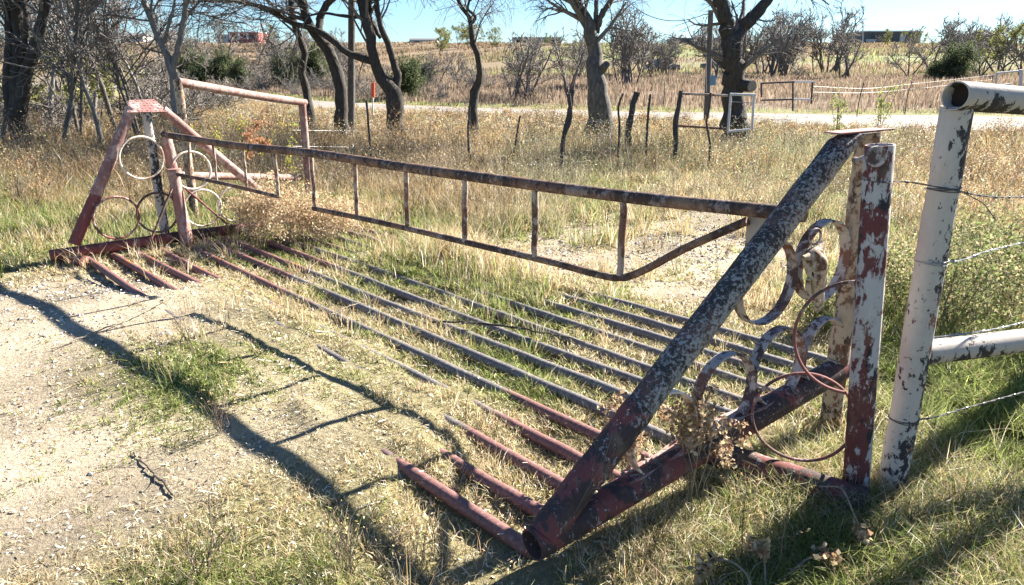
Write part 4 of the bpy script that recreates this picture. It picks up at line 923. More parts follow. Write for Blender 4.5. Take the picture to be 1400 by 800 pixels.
P = [PY(963, 20, 24), PY(940, 27, 24), PY(905, 27, 24), PY(880, 18, 24), PY(855, -2, 24), PY(820, -40, 24)]; P, rr = resamp(P, [.012] * 6, 40)
mb = MB(); mb.tube(P, .012, 6); o = mb.build('power_line', M['wire'], base=tuple(P[0])); tag(o, 'drooping power line swinging left from the pole with the meter box', 'power line')
mb = MB(); mb.tube([P[0], PY(971, 19, 24)], .02, 8); mb.build('insulator', M['greysteel'], o, base=tuple(o.location))

# ================================================================== FAR BUILDINGS (on the crest)
def building(name, label, u0, u1, vb, vt, depth, dp, wall, roof, wins=(), roofstyle='flat', doors=(), cat='building'):
    for _ in range(12): depth = float(yroad(PY((u0 + u1) / 2, 60, depth)[0])) + 222
    a = PY(u0, vb, depth); b = PY(u1, vb, depth); zt = PY(u0, vt, depth)[2]; gzb = min(float(gz(a[0], a[1])), float(gz(b[0], b[1]))) - .4
    zb = min(a[2], gzb); w_ = b[0] - a[0]; cx = (a[0] + b[0]) / 2
    t = thing(name, label, cat, (cx, depth + dp / 2, zb)); mb = MB(); mb.box((cx, depth + dp / 2, (zb + zt) / 2), (w_, dp, zt - zb)); mb.build('wall', M[wall], t, smooth=False)
    mb = MB()
    if roofstyle == 'flat': mb.box((cx, depth + dp / 2, zt + .18), (w_ + .5, dp + .5, .35))
    else:
        rh = (zt - zb) * .45; x0, x1 = cx - w_ / 2 - .3, cx + w_ / 2 + .3; y0, y1 = depth - .3, depth + dp + .3
        mb.prism([(x0, y0, zt + .01), (x0, (y0 + y1) / 2, zt + rh), (x0, y1, zt + .01)], (x1 - x0, 0, 0))
    mb.build('roof', M[roof], t, smooth=False)
    for (f0, f1, h0, h1) in wins:
        x0, x1 = a[0] + w_ * f0, a[0] + w_ * f1; z0 = a[2] + (zt - a[2]) * h0; z1 = a[2] + (zt - a[2]) * h1
        mb = MB(); mb.box(((x0 + x1) / 2, depth - .03, (z0 + z1) / 2), (x1 - x0, .10, z1 - z0)); mb.build('window', M['glass'], t, smooth=False)
    for (f0, f1, h1, m) in doors:
        x0, x1 = a[0] + w_ * f0, a[0] + w_ * f1; z1 = a[2] + (zt - a[2]) * h1
        mb = MB(); mb.box(((x0 + x1) / 2, depth - .05, (a[2] + z1) / 2), (x1 - x0, .12, z1 - a[2])); mb.build('door', M[m], t, smooth=False)
    return t
building('warehouse', 'long dark grey metal building with a pale roof on the hill at the right', 1182, 1258, 57.5, 43.5, 228, 24, 'darkwall', 'roofw', [(.10, .22, .3, .8), (.35, .5, .3, .8)], 'flat', [(.62, .72, .8, 'palewall'), (.93, .985, .9, 'palewall'), (.02, .2, .28, 'palewall')])
building('long_building', 'long blue-grey building with a pale front on the hill, left of the leaning tree', 701, 766, 61, 52.5, 225, 18, 'palewall', 'greymetal', [(.02, .38, .25, .75), (.42, .62, .25, .75), (.66, .96, .3, .7)])
lb = building('shop_building', 'low building with red letters above its blue-grey roof, left of the big tree', 924, 992, 60, 53.5, 232, 14, 'darkwall', 'greymetal', [(.1, .3, .2, .7), (.5, .8, .2, .7)])
_ld = float(lb.location[1]) - 7.4
mb = MB(); gg = np.random.default_rng(5)
for c0, c1 in ((928, 938), (947, 967), (982, 990)):
    u = c0
    while u < c1:
        p = PY(u, 50.0, _ld); hgt = gg.uniform(.65, 1.0); mb.box(p, (.16, .1, hgt)); mb.box(p + np.array([.22, 0, gg.choice([-.3, 0, .3])]), (.34, .1, .14)); u += 2.3
mb.build('roof_lettering', M['redsign'], lb, smooth=False)
building('house', 'small pale house on the hill, seen between the trees of the left thicket', 165, 196, 56, 49, 205, 10, 'palewall', 'roofg', [(.15, .4, .25, .7), (.6, .85, .25, .7)], 'gable')
building('shed', 'small dark shed on the hill, left fork of the Y-shaped tree', 219, 234, 56, 46, 210, 8, 'darkwall', 'roofg', [(.3, .7, .4, .8)], 'gable')
building('red_building', 'red and white building on the hill, left of the curved trees', 313, 354, 54, 44.5, 212, 14, 'redwall', 'roofw', [(.12, .3, .2, .7), (.42, .58, .2, .7), (.7, .88, .2, .7)], 'flat', [(.6, .66, .9, 'white'), (.32, .38, .9, 'white'), (.0, .05, .95, 'white')])
building('annex', 'low pale building on the hill attached in view left of the red building', 297, 312, 54, 48, 213, 10, 'palewall', 'roofw', [(.2, .8, .3, .7)])
building('house', 'pale low house on the brown hill crest right of the forked tree', 560, 598, 60.5, 54.5, 235, 10, 'palewall', 'roofg', [(.15, .35, .25, .7), (.6, .85, .25, .7)], 'gable')
building('house', 'tiny pale house at the far right end of the hill crest', 1346, 1372, 54, 48, 240, 10, 'palewall', 'greymetal', [(.2, .4, .25, .7), (.6, .8, .25, .7)], 'gable')
def light_mast(u, v0, v1, depth, label):
    a = PY(u, v0, depth); b = PY(u, v1, depth); b[2] = float(gz(b[0], b[1])); t = thing('light_pole', label, 'light pole', b, 'light poles on the hill')
    mb = MB(); mb.tube([b, a], .13, 10); mb.build('pole', M['greysteel'], t)
    mb = MB(); mb.box(a + Z3 * .1, (1.6, .2, .12)); mb.box(a + np.array([-.6, 0, .2]), (.6, .4, .22)); mb.box(a + np.array([.6, 0, .2]), (.6, .4, .22)); mb.build('lamp_head', M['greysteel'], t, smooth=False)
light_mast(1180, 27, 58, 226, 'light pole at the left end of the dark grey metal building')
light_mast(1086, 32, 60, 230, 'light pole above the clump of bare trees right of the big tree')
def small_vehicle(u, v, depth, label, m):
    p = PY(u, v, depth); z = float(gz(p[0], p[1])); t = thing('parked_car', label, 'car', (p[0], p[1], z), 'cars parked in the field')
    L = 3.6
    prof = [(-1.8, .35), (-1.8, .85), (-1.1, .95), (-.7, 1.45), (.7, 1.45), (1.15, .95), (1.75, .85), (1.8, .35)]
    mb = MB(); mb.prism([(p[0] + x, p[1] - .8, z + h) for x, h in prof], (0, 1.6, 0)); mb.build('body', M[m], t, smooth=False)
    for sx in (-1.1, 1.15):
        mb = MB(); mb.tube([(p[0] + sx, p[1] - .84, z + .32), (p[0] + sx, p[1] + .84, z + .32)], .32, 16); mb.build('wheel', M['tpost'], t)
    mb = MB(); mb.prism([(p[0] - .62, p[1] - .83, z + 1.0), (p[0] - .58, p[1] - .83, z + 1.36), (p[0] + .62, p[1] - .83, z + 1.36), (p[0] + .95, p[1] - .83, z + 1.0)], (0, .02, 0)); mb.build('window', M['glass'], t, smooth=False)
small_vehicle(905, 97, 82, 'small pale vehicle parked in the green field left of the pole with the meter box', 'greymetal')
small_vehicle(981, 88, 88, 'dark vehicle parked in the field between the pole and the big tree', 'darkwall')

# ================================================================== GRASS, WEEDS, LITTER (stuff)
def infrustum(x, y, m=2.6): return (np.abs(x) < .80 * y + m) 
def scatter(n, x0, x1, y0, y1, g, dens=None):
    x = g.uniform(x0, x1, n); y = g.uniform(y0, y1, n); k = infrustum(x, y)
    x, y = x[k], y[k]
    if dens is not None: k = g.random(len(x)) < dens(x, y); x, y = x[k], y[k]
    return x, y
def clump_pts(x, y, per, rad, g):
    X = np.repeat(x, per); Y = np.repeat(y, per); a = g.uniform(0, 6.283, len(X)); r = np.sqrt(g.random(len(X))) * np.repeat(rad, per) if not np.isscalar(rad) else np.sqrt(g.random(len(X))) * rad
    return X + r * np.cos(a), Y + r * np.sin(a), np.stack([np.cos(a), np.sin(a)], 1) * (r[:, None] if np.isscalar(r) is False else r)
def ng(x, y): return NX * x + NY * y, -NY * x + NX * y
def on_pipe(x, y):
    n, g = ng(x, y); k = (n - 1.48) / .203; f = np.abs(k - np.round(k)) * .203
    return (n > 1.4) & (n < 4.0) & (g > 1.35) & (g < 7.1) & (f < .026)
def grass_stuff(name, x, y, per, rad, hfun, wfun, colfun, g, leank=.8, upr=.25, mat_='blade', keep=None):
    X, Y, O = clump_pts(x, y, per, rad, g); n = len(X)
    if keep is not None: k = keep(X, Y); X, Y, O = X[k], Y[k], O[k]; n = len(X)
    h = hfun(X, Y) * g.uniform(.45, 1.15, n); lean = g.normal(0, upr, (n, 2)) * h[:, None] + O / (rad + 1e-6) * h[:, None] * leank * g.random((n, 1))
    P = np.stack([X, Y, gz(X, Y) - .004], 1); w_ = wfun(X, Y) * g.uniform(.6, 1.3, n); c = colfun(X, Y, n)
    V, q, t, cc = blades(P, h, lean, w_, c, g)
    o = link(name, np_mesh(name, V, [q, t], cc), M[mat_]); return o
def wgt(p, a, b): return a[None] * (1 - p[:, None]) + b[None] * p[:, None]
def mixcol(p, A, B, g, v=.18):
    """choose from palette B with probability p, else A"""
    n = len(p); ca = pick(A, np.ones(len(A)), n, g, v); cb = pick(B, np.ones(len(B)), n, g, v); k = (g.random(n) < p)[:, None]; return np.where(k, cb, ca)
DRY = [STRAW, PALE, (.46, .36, .2), (.36, .29, .17)]; GRN = [GREEN, LIME, (.21, .25, .075), (.10, .13, .035)]
def shadeside(x, y): return 0
g = np.random.default_rng(101)
# --- short turf near the camera
def dens_short(x, y):
    b = bare(x, y); n_ = fbm(x * 1.6, y * 1.6, vn2); return np.clip((1 - b) * ss(.25, .55, n_ + .1) + .05 * b, 0.02, 1)
def green_share(x, y):
    n, gg = ng(x, y); v = fbm(x * 1.1, y * 1.1, vn3)
    p = ss(.35, .65, v) * .75 + .12
    p = p + .45 * np.exp(-(((n - 1.12) / .4) ** 2 + ((gg - 3.75) / .8) ** 2)) + .35 * ss(2.2, .6, gg) * ss(1.0, 2.4, n)
    p = p + .2 * ss(6.6, 8, gg) * (n < 3.6)
    return np.clip(p - .25 * bare(x, y), 0, .95)
x, y = scatter(190000, -9, 8.5, 1.0, 9.0, g, dens_short)
d = np.hypot(x, y); k = g.random(len(x)) < np.clip(2.6 / d, .22, 1); x, y = x[k], y[k]
def hs(X, Y):
    n, gg = ng(X, Y); b = bare(X, Y); v = fbm(X * 2, Y * 2, vn)
    h = .028 + .05 * v + .10 * ss(1.7, .9, gg) * ss(1.5, 2.6, n) * (v > .35) + .035 * np.exp(-(((n - 1.12) / .35) ** 2 + ((gg - 3.75) / .7) ** 2))
    h = h - .02 * ss(6.8, 8.5, gg) * (n < 4) + .010 * ((n > 2.2) & (n < 4) & (gg > 1.4) & (gg < 7)) 
    h = h * (1 - .45 * ss(1.9, 2.6, gg) * (1 - ss(5.5, 6.2, gg)) * ss(.6, 1, n) * (1 - ss(2.0, 2.5, n)))
    return h * (1 - .5 * b)
o = grass_stuff('short_grass', x, y, 12, .032, hs, lambda X, Y: np.maximum(.0032, .0014 * np.hypot(X, Y)) , lambda X, Y, n: mixcol(green_share(X, Y), DRY, GRN, g, .34), g, 1.0, .5, keep=lambda X, Y: ~on_pipe(X, Y))
tag(o, 'short mixed green and straw coloured grass around and between the pipes in the foreground', 'grass', kind='stuff')
# --- litter of dry stems and leaves lying on the ground
def litter():
    g = np.random.default_rng(111); x, y = scatter(300000, -8, 8, 1.0, 9, g, lambda x, y: np.clip(.75 - .45 * bare(x, y), .1, 1) * np.clip(3 / np.hypot(x, y), .3, 1))
    k = ~on_pipe(x, y) | (g.random(len(x)) < .12); x, y = x[k], y[k]; n = len(x)
    a = g.uniform(0, 6.28, n); L = g.uniform(.005, .024, n) * (1 + 3.0 * (g.random(n) < .05)); w_ = np.where(g.random(n) < .3, g.uniform(.003, .0065, n), g.uniform(.0012, .0026, n)) * np.clip(np.hypot(x, y) / 3, 1, 2)
    L = np.where(w_ > .006, np.minimum(L, .02), L)
    z = gz(x, y) + g.uniform(.001, .016, n) + np.where(on_pipe(x, y), .04, 0); tz = g.normal(0, .25, n); dx = np.stack([np.cos(a), np.sin(a), tz], 1) * (L / 2)[:, None]; wy = np.stack([-np.sin(a), np.cos(a), g.normal(0, .4, n)], 1) * (w_ / 2)[:, None]
    P = np.stack([x, y, z], 1); V = np.stack([P - dx - wy, P + dx - wy, P + dx + wy, P - dx + wy], 1).reshape(-1, 3)
    c = np.repeat(pick([PALE, STRAW, (.34, .24, .14), (.66, .60, .48), (.13, .09, .06)], [3, 3, 2, 2, 2.2], n, g, .3), 4, 0)
    o = link('dry_litter', np_mesh('dry_litter', V, [np.arange(n * 4).reshape(n, 4)], c), M['stone']); tag(o, 'scattered dry stems and leaf bits lying on the dirt and turf', 'litter', kind='stuff')
litter()
def pebbles():
    g = np.random.default_rng(121); x, y = scatter(150000, -9, 7, 1.0, 12, g, lambda x, y: np.clip(bare(x, y) * .9 + .04, 0, 1) * ss(.3, .6, fbm(x * 2.5, y * 2.5, vn)) )
    k = ~on_pipe(x, y); x, y = x[k], y[k]; n = len(x); s = g.lognormal(-5.35, .55, n).clip(.0018, .014) * np.clip(np.hypot(x, y) / 3.5, 1, 2)
    oct_ = np.array([(1, 0, 0), (0, 1, 0), (-1, 0, 0), (0, -1, 0), (0, 0, 1), (0, 0, -1), ], float); F = np.array([(0, 1, 4), (1, 2, 4), (2, 3, 4), (3, 0, 4), (1, 0, 5), (2, 1, 5), (3, 2, 5), (0, 3, 5)])
    a = g.uniform(0, 6.28, n); O = oct_[None] * (1 + g.normal(0, .22, (n, 6, 1))) * np.array([1, .75, .5]); ca, sa = np.cos(a)[:, None], np.sin(a)[:, None]
    O = np.stack([O[..., 0] * ca - O[..., 1] * sa, O[..., 0] * sa + O[..., 1] * ca, O[..., 2] + .15 * O[..., 0]], -1) * s[:, None, None]
    P = np.stack([x, y, gz(x, y) + s * .15], 1); V = (P[:, None] + O).reshape(-1, 3); f = (F[None] + (np.arange(n) * 6)[:, None, None]).reshape(-1, 3)
    c = np.repeat(pick([(.46, .42, .37), (.55, .51, .46), (.32, .27, .22), (.42, .36, .29), (.16, .14, .12)], [3, 1.2, 3, 3, 1.2], n, g, .15), 6, 0)
    o = link('gravel', np_mesh('gravel', V, [f], c), M['stone']); tag(o, 'loose pale gravel on the bare dirt of the drive', 'gravel', kind='stuff')
pebbles()
# --- medium grass: fringes, guard centre tuft, right side
def hm(X, Y):
    n, gg = ng(X, Y); v = fbm(X * 1.2, Y * 1.2, vn2)
    return .10 + .16 * v + .22 * np.exp(-(((n - 3.75) / .5) ** 2 + ((gg - 4.5) / .8) ** 2)) 
def dens_med(x, y):
    n, gg = ng(x, y); b = bare(x, y); v = fbm(x * .9, y * .9, vn3); d = np.hypot(x, y)
    p = .05 + .8 * np.exp(-(((n - 3.75) / .45) ** 2 + ((gg - 4.5) / .9) ** 2)) + .35 * ss(1.5, .6, gg) * ss(2.2, 3.4, n) + .9 * ss(4.2, 5, n) * (1 - b) + .5 * ss(6.5, 8, d) * (1 - b) + .12 * ss(7.2, 8.2, gg) * ss(1.2, 2.6, n) + .24 * ((n > 1.4) & (n < 4.2) & (gg > 1.3)) * ss(.5, .62, v) 
    return np.clip(p * ss(.2, .5, v + .15) * (1 - b), 0, 1)
x, y = scatter(22000, -9, 11, 1.4, 11, g, dens_med)
o = grass_stuff('rough_grass', x, y, 24, .07, hm, lambda X, Y: np.maximum(.0024, .00085 * np.hypot(X, Y)), lambda X, Y, n: mixcol(np.clip(green_share(X, Y) - .12, 0, .8), DRY + [TAN], GRN + [SAGE], g), g, .9, .22, keep=lambda X, Y: ~on_pipe(X, Y))
tag(o, 'knee-low rough grass in tufts beside and behind the cattle guard', 'grass', kind='stuff')
# --- tall weeds from about 6 m to the road
def zone_col(X, Y, n, g):
    u = 700 + FPX * X / (Y * CP + .47); v = fbm(X * .35, Y * .35, vn2); v2 = fbm(X * .8, Y * .8, vn3)
    pg = np.clip(ss(640, 760, u) * (1 - ss(1150, 1300, u)) * ss(20, 13, Y) * .85 + .25 * (v2 > .52) + .35 * ss(1180, 1300, u) * ss(8, 5, Y), 0, .85)
    A = [TAN, (.46, .31, .15), STRAW, (.40, .31, .18), (.28, .2, .12), PALE]; B = [(.32, .33, .19), (.24, .26, .13), (.36, .32, .24), (.38, .37, .18), (.5, .46, .33)]
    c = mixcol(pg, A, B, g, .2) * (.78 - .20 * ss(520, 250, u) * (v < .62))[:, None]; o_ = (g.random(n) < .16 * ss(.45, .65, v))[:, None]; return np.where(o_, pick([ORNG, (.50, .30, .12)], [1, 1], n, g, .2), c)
def tall_d(x, y):
    n, gg = ng(x, y); b = bare(x, y); v = fbm(x * .7, y * .7, vn)
    lim = ss(5.8, 7.2, np.hypot(x, y)) * ss(4.3, 5.2, np.maximum(n, 0) + 3 * ss(8.6, 10, gg)) ; rd = y < yroad(x) - wroad(x) - .3
    return np.clip(lim * (1 - b) * (.35 + .65 * ss(.3, .55, v)) * rd, 0, 1)
def hT(X, Y):
    v = fbm(X * .5, Y * .5, vn3); u = 700 + FPX * X / (Y * CP + .47)
    h = .30 + .42 * v + .12 * ss(9, 14, Y) - .12 * ss(700, 820, u) * ss(15, 10, Y)
    h = h * (1 - (.50 + .2 * ss(5, 9, X)) * ss(13, 19, Y)) * (1 - .4 * ss(420, 0, u) * ss(11, 8, Y))
    return h * ss(4, 9, np.hypot(X, Y) + 1.2)
gt = np.random.default_rng(131)
x, y = scatter(12000, -14, 14, 5.5, 14, gt, tall_d)
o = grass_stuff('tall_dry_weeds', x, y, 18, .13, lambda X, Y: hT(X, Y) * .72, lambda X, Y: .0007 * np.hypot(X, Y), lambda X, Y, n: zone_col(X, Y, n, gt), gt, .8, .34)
tag(o, 'tall tan and orange dry weeds between the cattle guard and the gravel road', 'weeds', kind='stuff')
x, y = scatter(26000, -32, 32, 14, 45, gt, tall_d)
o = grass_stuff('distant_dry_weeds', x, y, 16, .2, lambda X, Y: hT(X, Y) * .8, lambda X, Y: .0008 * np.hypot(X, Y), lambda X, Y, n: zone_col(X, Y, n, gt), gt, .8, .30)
tag(o, 'band of tan dry weeds on the near side of the gravel road', 'weeds', kind='stuff')
# bushy broomweed: domes of fine twigs and seed flecks
def broomweed():
    g = np.random.default_rng(141); x, y = scatter(20000, -24, 24, 5.4, 27, g, tall_d); k = g.random(len(x)) < np.clip(9 / y, .3, 1); x, y = x[k], y[k]; n = len(x)
    h = hT(x, y) * np.clip(g.lognormal(0, .36, n), .5, 2.0); rad = h * g.uniform(.35, .65, n); c0 = zone_col(x, y, n, g); per = 80
    X = np.repeat(x, per); Y = np.repeat(y, per); hh = np.repeat(h, per); rr = np.repeat(rad, per); m = len(X)
    th = g.uniform(0, 6.283, m); e = g.beta(2.2, 1.3, m); q = np.sqrt(g.random(m)) * np.clip(.35 + .75 * e, 0, 1)
    P = np.stack([X + rr * q * np.cos(th), Y + rr * q * np.sin(th), gz(X, Y) + hh * e * (1.05 - .35 * q * q)], 1)
    V, f = flecks(P, .0011 * np.hypot(X, Y) + .002, g, .8)
    c = np.repeat(c0, per, 0) * g.choice([.45, .85, 1.15, 1.75], (m, 1), p=[.22, .33, .27, .18]) * (1 + g.normal(0, .06, (m, 3)))
    o = link('weed_seed_heads', np_mesh('weed_seed_heads', V, [f], np.repeat(np.clip(c, .01, .85), 4, 0)), M['leaf']); tag(o, 'small seed heads and leaves of the tan weeds in the middle distance', 'weeds', kind='stuff')
    # branching stems of the domes
    per = 9; X = np.repeat(x, per); Y = np.repeat(y, per); hh = np.repeat(h, per); rr = np.repeat(rad, per); m = len(X); th = g.uniform(0, 6.283, m); q = g.uniform(.2, 1, m)
    P = np.stack([X, Y, gz(X, Y)], 1); lean = np.stack([np.cos(th), np.sin(th)], 1) * (rr * q)[:, None]
    V, a, b, cc = blades(P, hh * g.uniform(.7, 1, m), lean, .0006 * np.hypot(X, Y), pick([(.26, .18, .11), (.15, .10, .065), (.42, .34, .22), (.5, .45, .36)], [3, 3, 2, 1], m, g, .2), g)
    o = link('weed_stems', np_mesh('weed_stems', V, [a, b], cc), M['twig']); tag(o, 'fine branching stems of the bushy weeds in the middle distance', 'weeds', kind='stuff')
broomweed()
# field and slope beyond the road
def dfield(x, y):
    d = y - yroad(x) - wroad(x); return np.where((d > 0.2) & (d < 42), .95, 0) * (.4 + .6 * ss(.3, .5, fbm(x * .25, y * .25)))
gf = np.random.default_rng(151)
x, y = scatter(52000, -60, 90, 20, 105, gf, dfield)
def cf(X, Y, n):
    d = Y - yroad(X) - wroad(X); c = mixcol(np.clip(ss(2.2, .6, d) * .8 + ss(34, 42, d) * .5, 0, 1), [(.22, .17, .125), (.18, .135, .10), (.29, .225, .16), (.20, .155, .12)], [(.20, .24, .07), (.26, .29, .10), SAGE], gf, .2); return c
o = grass_stuff('field_grass', x, y, 9, .5, lambda X, Y: .22 + .5 * fbm(X * .3, Y * .3, vn2) * ss(1, 4, Y - yroad(X) - wroad(X)), lambda X, Y: .0011 * np.hypot(X, Y), cf, gf, .3, .14)
tag(o, 'brown dry grass of the open field beyond the gravel road', 'grass', kind='stuff')
def dslope(x, y):
    d = y - yroad(x) - 6; return np.where((d > 36) & (d < 218), 1, 0) * ss(.42, .62, fbm(x * .06, y * .12, vn2))
x, y = scatter(60000, -260, 300, 70, 300, gf, dslope)
def cs(X, Y, n):
    r = ss(-20, 12, X - Y * .02) * (.15 + .85 * ss(.44, .56, fbm(X * .035, Y * .06, vn3))); return mixcol(r * .85, [(.20, .15, .10), (.17, .125, .085), (.26, .20, .13)], [(.19, .21, .08), (.24, .26, .10), (.17, .16, .09), (.18, .15, .10)], gf, .22)
o = grass_stuff('slope_grass', x, y, 5, 1.2, lambda X, Y: .5 + .6 * fbm(X * .1, Y * .1, vn3), lambda X, Y: .0012 * np.hypot(X, Y), cs, gf, .3, .2)
tag(o, 'patchy green and brown grass tufts on the far slope', 'grass', kind='stuff')

# ================================================================== SINGLE WEEDS AND STICKS
def weed(name, label, cat, foot, stems, headcols, nhead, hsize, seed, sublen=.34, stemcol='twig_brown', spread=.25, h=.5, head_jit=.03, r=.0022, group=None, sub=5, topshare=.55, leafcols=None, nleaf=0, flat=1.0):
    g = np.random.default_rng(seed); foot = np.asarray(foot, float); foot[2] = float(gz(foot[0], foot[1]))
    P = []; 
    for s in range(stems):
        d = np.array([g.normal(0, spread), g.normal(0, spread), 1.]); q = [foot + np.array([g.normal(0, .02), g.normal(0, .02), -.02])]; hh = h * g.uniform(.7, 1.1)
        for _ in range(6): d = d / np.linalg.norm(d) + g.normal(0, .09, 3); q.append(q[-1] + d / np.linalg.norm(d) * hh / 6)
        P.append(q)
    P = np.array(P); Rr = np.tile(r * np.linspace(1, .5, 7), (stems, 1)); mb = MB(); V, f = tubes(P, Rr, 5); mb.add(V, f)
    p, rr = grow(P, Rr, sub, sublen, 38, .6, 4, .15, .06, topshare, 1, seed + 1, lmin=.05); rr = np.maximum(rr, r * .4); V, f = tubes(p, rr, 3, False); mb.add(V, f)
    p2, rr2 = grow(p, rr, 3, .5, 40, .7, 3, .15, .05, .4, 1, seed + 2, lmin=.02); V, f = tubes(p2, np.maximum(rr2, r * .3), 3, False); mb.add(V, f)
    o = thing(name, label, cat, foot, group); mb.build('stems', M[stemcol], o)
    if nhead:
        pts = p2[:, -1]; pts = pts[g.integers(0, len(pts), nhead)]; V, f = flecks(pts, hsize, g, 1.2, jit=head_jit * np.array([1, 1, flat])); c = np.repeat(pick(headcols, np.ones(len(headcols)), nhead, g, .2), 4, 0)
        tag(link('seed_heads', np_mesh('seed_heads', V, [f], c, base=tuple(foot)), M['leaf'], o), None, None, kind='stuff')
    if nleaf:
        k = g.integers(0, stems, nleaf); t = g.integers(1, 6, nleaf); pts = P[k, t] * .5 + P[k, np.minimum(t + 1, 6)] * .5; V, f = flecks(pts, .018, g, .5, jit=.02); c = np.repeat(pick(leafcols, np.ones(len(leafcols)), nleaf, g, .2), 4, 0)
        link('leaves', np_mesh('leaves', V, [f], c, base=tuple(foot)), M['leaf'], o)
    return o
HEAD = [(.46, .35, .22), (.36, .25, .15), (.54, .43, .28), (.28, .18, .11)]
weed('dry_weed', 'dead weed with dense tan seed heads just left of the black slanted leg', 'weed', PZ(850, 672, 0), 6, HEAD, 1100, .0105, 11, sublen=.30, h=.33, spread=.16, head_jit=.014, stemcol='twig_pale')
weed('dry_weed', 'dead weed with tan seed heads in front of the hoops of the near wing', 'weed', PZ(945, 690, 0), 8, HEAD, 1500, .0105, 12, sublen=.30, h=.40, spread=.15, head_jit=.014, stemcol='twig_pale')
for i, (u, v, hh, lab) in enumerate(((400, 335, .55, 'biggest tan dead bush, full of seed heads under the bottom rail of the gate'), (350, 330, .42, 'low tan dead bush just left of the biggest one under the gate'), (450, 330, .42, 'smaller tan dead bush just right of the biggest one, under the gate'))):
    f_ = PZ(u, v, 0); weed('dead_bush', lab, 'bush', f_, 44, [(.58, .45, .28), (.48, .34, .20), (.66, .54, .36), (.38, .26, .16)], 3600, .012, 20 + i, h=hh * 1.1, spread=.5, head_jit=.035, sub=6, r=.0035, stemcol='twig_pale')
weed('tall_weed', 'tall reddish brown seed-topped weed in front of the pink fence panel', 'weed', PY(350, 260, 7.6), 2, [(.38, .19, .10), (.30, .15, .08), (.45, .25, .14)], 700, .014, 31, sublen=.09, h=1.28, spread=.02, head_jit=.022, r=.005, topshare=.6)
for i, (u, y_, hh, lab) in enumerate(((308, 8.6, 1.05, 'goldenrod with yellow-green flower spikes, left of the tall reddish weed'), (345, 9.0, 1.0, 'goldenrod with yellow-green flower spikes, right behind the tall reddish weed'), (402, 9.3, .95, 'small yellow goldenrod in front of the right post of the pink fence panel'))):
    weed('goldenrod', lab, 'plant', PY(u, 260, y_), 3, [(.40, .38, .05), (.50, .45, .06), (.28, .32, .06)], 260, .013, 40 + i, sublen=.14, h=hh, spread=.05, head_jit=.02, r=.003, stemcol='twig_grey', sub=9)
for i, (u, y_, hh, lab) in enumerate(((1200, 17.5, 1.5, 'tall green leafy weed before the road, above the top plate of the near wing'), (1145, 17.5, 1.2, 'thin green leafy weed by the road, left of the taller one'))):
    weed('green_weed', lab, 'plant', PY(u, 180, y_), 4, [(.16, .24, .05), (.22, .30, .07), (.30, .32, .10)], 260, .030, 50 + i, sublen=.2, h=hh, spread=.06, head_jit=.05, r=.008, sub=6, topshare=.2)
# leafy shrubs on the right, behind the posts
for i, (u, v, hh, lab) in enumerate(((1290, 455, .62, 'green-grey leafy shrub seen between the white post and the middle rail'), (1385, 430, .60, 'green-grey leafy shrub at the right edge above the middle rail'), (1235, 425, .5, 'green-grey leafy shrub between the maroon and the white posts'), (1345, 390, .6, 'green-grey leafy shrub farther back, above the middle rail'), (1120, 455, .3, 'small leafy shrub behind the upright post of the near wing'), (1430, 480, .6, 'green-grey leafy shrub just inside the right edge'))):
    weed('leafy_shrub', lab, 'shrub', PZ(u, v, 0), 16, [(.20, .25, .09), (.28, .31, .13), (.36, .33, .17), (.14, .18, .06), (.40, .34, .2)], 3600, .011, 60 + i, h=hh, spread=.34, head_jit=.06, r=.003, stemcol='twig_brown', sub=7, topshare=.15)
# thin upright dead stalks in the foreground
STK = ((755, 770, .60, 12, 'tall thin bare stalk in front of the foot of the slanted leg'), (640, 590, .34, 5, 'thin dead stalk among the pipes right of the gate shadow'), (1045, 790, .42, -8, 'thin red-brown stalk rising in front of the ground pipe'), (1015, 760, .36, 10, 'thin curved brown stalk left of the ground pipe'), (1040, 500, .36, 3, 'thin pale stalk inside the near wing'))
for i, (u, v, hh, ln, lab) in enumerate(STK):
    weed('dead_stalk', lab, 'stalk', PZ(u, v, 0), 1, HEAD, 12, .006, 80 + i, h=hh, spread=.07, head_jit=.01, r=.0022, sub=3, topshare=.4)
for i, (u, v, hh, n_, lab) in enumerate(((225, 530, .38, 4, 'airy dead weed with thin pale stems in the green patch by the gate shadow'), (265, 500, .42, 4, 'airy dead weed at the right of the green patch by the gate shadow'), (275, 790, .30, 12, 'sparse yellow dry weed in the bottom left foreground'), (300, 600, .22, 10, 'low sparse yellow weed left of the wide gate shadow'), (470, 790, .22, 12, 'clump of dry yellow weed at the bottom, by the end of the wide shadow'), (575, 770, .20, 8, 'dry weed clump at the bottom between the shadow and the slanted leg'), (430, 370, .45, 5, 'tall dead stems standing among the pipes under the gate'), (40, 290, .5, 6, 'bare pale weed stems left of the far wing'), (470, 270, .5, 8, 'pale curved dead branches in the weeds behind the gate'), (560, 300, .4, 8, 'bare grey weed stems under the gate pickets'))):
    weed('sparse_weed', lab, 'weed', PZ(u, v, 0), n_, [(.52, .43, .22), (.44, .34, .17)], 60, .006, 100 + i, h=hh, spread=.28, head_jit=.012, r=.0018 if v > 350 else .004, sub=5, topshare=.3, stemcol='twig_brown')
def pale_stem_mat(): pass
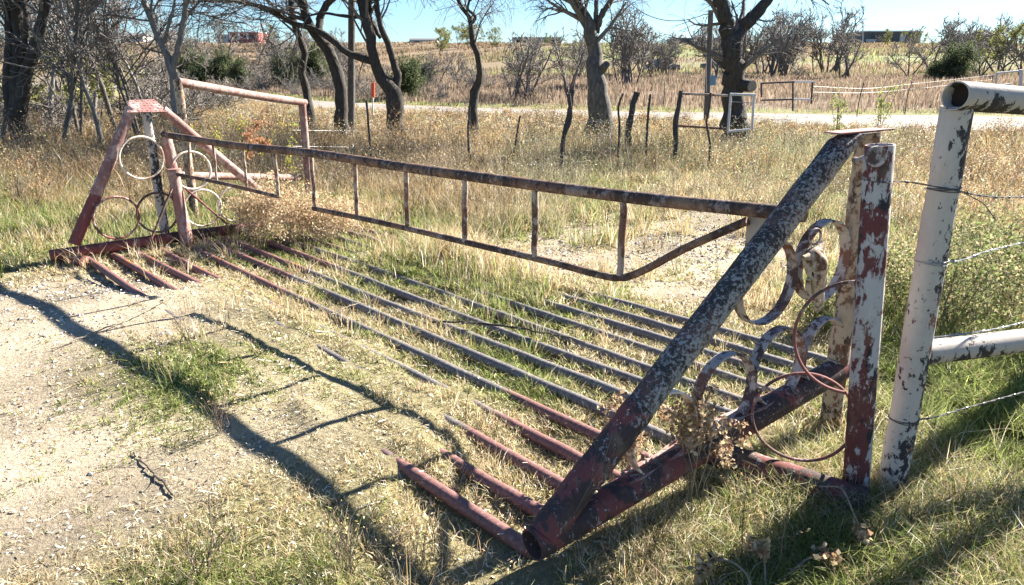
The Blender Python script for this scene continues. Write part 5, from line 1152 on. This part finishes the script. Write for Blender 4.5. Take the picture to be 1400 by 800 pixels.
def stick(label, pts, r, m='bark_dark', name='fallen_stick', side=0, seed=1):
    g = np.random.default_rng(seed); P, rr = resamp(pts, np.array(r), 22); P += g.normal(0, .0035, P.shape); mb = MB(); mb.tube(P, rr, 8)
    for _ in range(side):
        i = g.integers(4, 18); d = g.normal(size=3); d[2] = abs(d[2]) * .4; d /= np.linalg.norm(d); mb.tube([P[i], P[i] + d * .05, P[i] + d * .1 + g.normal(0, .01, 3)], [rr[i] * .6, rr[i] * .45, rr[i] * .2], 5)
    o = mb.build(name, M[m], base=tuple(P[0])); tag(o, label, 'stick'); return o
def Gp(u, v, dz=.008): p = PZ(u, v, 0); p = PZ(u, v, float(gz(p[0], p[1])) + dz); return p
stick('short dark stick lying on the bare dirt at the lower left', [Gp(182, 617), Gp(200, 638), Gp(218, 655), Gp(238, 676)], [.003, .0035, .004, .0035], side=2, seed=3)
stick('long pale stick lying across the head of the gate shadow on the dirt', [Gp(70, 478), Gp(110, 462, .02), Gp(170, 437, .03), Gp(238, 405, .02)], [.004, .005, .0045, .003], 'cutwood', side=3, seed=4)
stick('dark forked branch lying across the middle pipes of the cattle guard', [PZ(590, 440, .07), PZ(650, 441, .085), PZ(700, 447, .08), PZ(760, 458, .08), PZ(800, 468, .07)], [.007, .008, .007, .005, .003], side=5, seed=5)
stick('pale dry stem lying on the pipes left of the middle', [PZ(450, 432, .06), PZ(475, 420, .08), PZ(492, 414, .07)], [.005, .005, .003], 'cutwood', seed=6)
# curled dead flower stalks bottom right
def curled(label, pts, seed, r=.0026):
    g = np.random.default_rng(seed); P, rr = resamp(pts, [r] * len(pts), 26); base = P[0].copy(); o = thing('dead_flower', label, 'dead flower', base)
    mb = MB(); mb.tube(P, rr, 6); mb.build('stem', M['cutwood'], o)
    tip = P[-9:]; pts_ = tip[g.integers(0, 9, 90)]; V, f = flecks(pts_, .015, g, 1.2, jit=.012); c = np.repeat(pick(HEAD, np.ones(4), 90, g, .25), 4, 0)
    link('withered_leaves', np_mesh('withered_leaves', V, [f], c, base=tuple(base)), M['leaf'], o)
def AP(u, v, y): return PY(u, v, y)
curled('drooping dead flower with curled brown leaves below the foot of the maroon post', [PY(1120, 665, 2.2), PY(1150, 668, 2.15), PY(1166, 700, 2.1), PY(1180, 730, 2.08), PY(1192, 758, 2.06)], 1)
curled('dead flower stalk bending right at the bottom edge, below the ground pipe', [PY(1060, 802, 1.95), PY(1090, 775, 1.98), PY(1108, 762, 2.0), PY(1130, 758, 2.0), PY(1145, 772, 2.0)], 2, .004)
curled('withered flower head on an upright stalk at the bottom edge, in front of the wing', [PY(1046, 812, 1.9), PY(1045, 770, 1.95), PY(1040, 752, 1.95), PY(1025, 742, 1.95)], 3, .003)
curled('withered flower head at the bottom edge, leftmost below the near wing', [PY(1030, 815, 1.85), PY(1018, 782, 1.88), PY(990, 765, 1.9), PY(962, 775, 1.9), PY(955, 790, 1.9)], 4, .0035)
